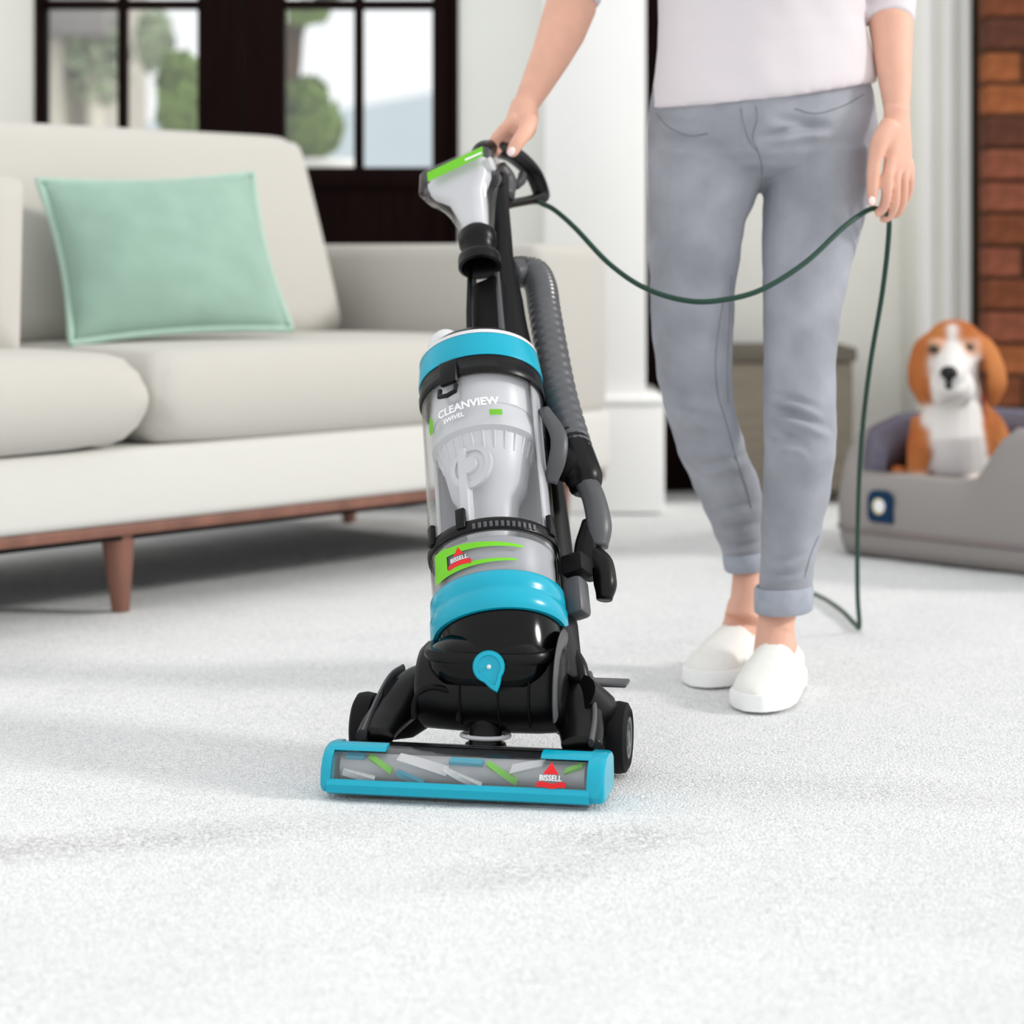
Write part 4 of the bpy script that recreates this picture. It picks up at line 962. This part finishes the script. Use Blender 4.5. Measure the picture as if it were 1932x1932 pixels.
# brush roll with spiral bristle strips
br = MB().tube([FL(-.160, .038, .031), FL(.152, .038, .031)], .0175, 24).build('brush_roll', M['mid_plastic'], vac)
def strip(x0, x1, ph0, ph1, name, m, h=.0055, wd=.0036, n=14):
    rings = []
    for i in range(n+1):
        t = i/n; x = x0+(x1-x0)*t; ph = ph0+(ph1-ph0)*t; c = Vector((0, math.cos(ph), math.sin(ph))); 
        def q(r_, e): return FL(x+e*.3, .038-r_*math.cos(ph)+e*math.sin(ph), .031+r_*math.sin(ph)+e*math.cos(ph))
        rings.append([q(.016, -wd), q(.0175+h, -wd), q(.0175+h, wd), q(.016, wd)])
    MB().loft(rings).build(name, m, br)
strip(-.152, -.128, .95, .95, 'bristle_strip', M['cyan'])
strip(-.122, -.092, .95, .05, 'bristle_strip', M['green'])
strip(-.085, -.052, .0, -.75, 'bristle_strip', M['cyan'])
strip(-.025, .022, .35, -.75, 'bristle_strip', M['bristle'])
strip(-.018, .024, .85, .80, 'bristle_strip', M['cyan'], h=.007)
strip(.030, .068, .80, -.30, 'bristle_strip', M['green'])
strip(-.155, -.115, -.1, -.6, 'bristle_strip', M['bristle'])
strip(.128, .150, .5, .95, 'bristle_strip', M['green'])
strip(-.085, -.02, 1.0, .2, 'brush_fin', M['pale_plastic'], h=.004, wd=.006)
strip(.06, .10, .5, 1.0, 'brush_fin', M['pale_plastic'], h=.004, wd=.006)
# logo sticker on the window
def stick(me, name, m):
    for v in me.vertices:
        x, y = v.co.x, v.co.y           # lay it on the curved window profile
        zz = .018+y; P_ = win
        for (ya, za), (yb, zb) in zip(P_, P_[1:]):
            if zz <= zb: break
        f = (zz-za)/(zb-za); v.co = FL(x, ya+(yb-ya)*f-.0012, zz)
    pr(name, me, m, vac)
stick(flat_poly(lambda a, b_: (.113+(a-.5)*.020*(1-b_), .0225+.0125*b_), 12, 8), 'logo_triangle', M['red'])
stick(flat_poly(lambda a, b_: (.096+.036*a, .0068+.0065*b_+.0010*math.sin(a*9)), 20, 4), 'logo_bar', M['red'])
tx = text_mesh('BISSELL', .0088, .00015)
for v in tx.vertices: v.co.x += .113; v.co.y += .0180
stick(tx, 'logo_lettering', M['white_print'])
# side arms, top deck and wheels
for s, xa, xb in ((-1, -.118, -.090), (1, .124, .112)):
    P = [FL(xa*1.12, .085, .058), FL(xa*1.06, .125, .074), FL((xa+xb)/2, .175, .098), FL(xb, .215, .098), FL(xb, .255, .075)]
    MB().tube(spline(P, 6), [interp([(0, .026, .012), (1, .030, .018), (2, .032, .030), (3, .03, .034), (4, .024, .024)], k/6) for k in range(25)], 18).build('side_arm', M['black'], vac, sharp=0)
    MB().tube(spline([FL(xa*1.22, .080, .064), FL(xa*1.20, .125, .088), FL(xa*1.12, .170, .118), FL(xa*1.05, .21, .124)], 5), [(.004, .007)]*16, 10).build('arm_trim', M['grey_plastic'], vac)
    MB().tube([FL(s*.150, .205, .047), FL(s*.120, .205, .055), FL(s*.09, .2, .08)], [.020, .024, .028], 16).build('wheel_strut', M['black_matte'], vac)
MB().tube([FL(.145, .215, .052), FL(.138, .18, .082), FL(.12, .15, .11)], [.03, .034, .03], 18).build('wheel_housing', M['black'], vac)
MB().tube([FL(-.145, .215, .052), FL(-.132, .18, .075), FL(-.11, .15, .10)], [.026, .028, .026], 18).build('wheel_housing', M['black'], vac)
for s in (-1, 1):
    wx = s*.170; O = FL(wx, .195, .0475)
    wh = MB().lathe([(.010, -.013), (.038, -.015), (.045, -.011), (.0470, 0), (.045, .011), (.038, .015), (.033, .010), (.020, .009), (.010, .012)], O, FE*s, UP, FG, 36).build('wheel', M['rubber'], vac, sharp=40)
    MB().lathe([(.027, .009), (.027, .0145), (.022, .0135), (.020, .011), (.012, .011), (.010, .014), (.002, .015)], O, FE*s, UP, FG, 28).build('wheel_hub', M['grey_plastic'], wh, sharp=40)
MB().box((.108, .235, .104), (.175, .275, .110), .003, 2, FM).build('foot_pedal', M['grey_plastic'], vac)
MB().tube([FL(.11, .22, .085), FL(.115, .25, .105)], .010, 10).build('pedal_arm', M['black_matte'], vac)
# intake stub in front of the drum with a pale ring round it
MB().lathe([(.020, .052), (.026, .050), (.030, .040), (.022, .050), (.020, .075), (.020, .095)][::-1], FL(.008, .118, 0), UP, FE, FG, 28).build('intake_stub', M['black'], vac, sharp=40)
MB().tube([FL(.008+.031*math.cos(2*PI*k/28), .118+.022*math.sin(2*PI*k/28), .060) for k in range(30)], .003, 8).build('intake_ring', M['pale_plastic'], vac)

# ------------------------------------------------------------------ power cord
cp = [VL(0, -.232, .812), at(1022, 384, 3.545), at(1046, 396, 3.51), at(1085, 430, 3.47), at(1150, 498, 3.43), at(1220, 545, 3.38), at(1300, 568, 3.35), at(1370, 565, 3.35), at(1440, 545, 3.36), at(1520, 495, 3.39), at(1590, 430, 3.43), at(1635, 398, 3.462), at(1655, 394, 3.468), at(1674, 404, 3.472),
      at(1677, 440, 3.50), at(1665, 550, 3.56), at(1640, 700, 3.66), at(1624, 850, 3.76), at(1618, 1000, 3.86), at(1618, 1120, 3.95), Vector(((1618-966)*4.02/FPX, 4.00, .012)), Vector(((1612-966)*4.06/FPX, 4.06, .007)), Vector(((1585-966)*4.22/FPX, 4.22, .007)), Vector(((1540-966)*4.40/FPX, 4.40, .007)), Vector(((1480-966)*4.5/FPX, 4.50, .007)), Vector(((1400-966)*4.7/FPX, 4.70, .007))]
cd = MB().tube(spline(cp, 8), .0042, 10).build('power_cord', M['cord_green'], None, sharp=0)
tag(cd, 'dark green power cord sagging from the vacuum handle through the hand to the carpet', 'cord')
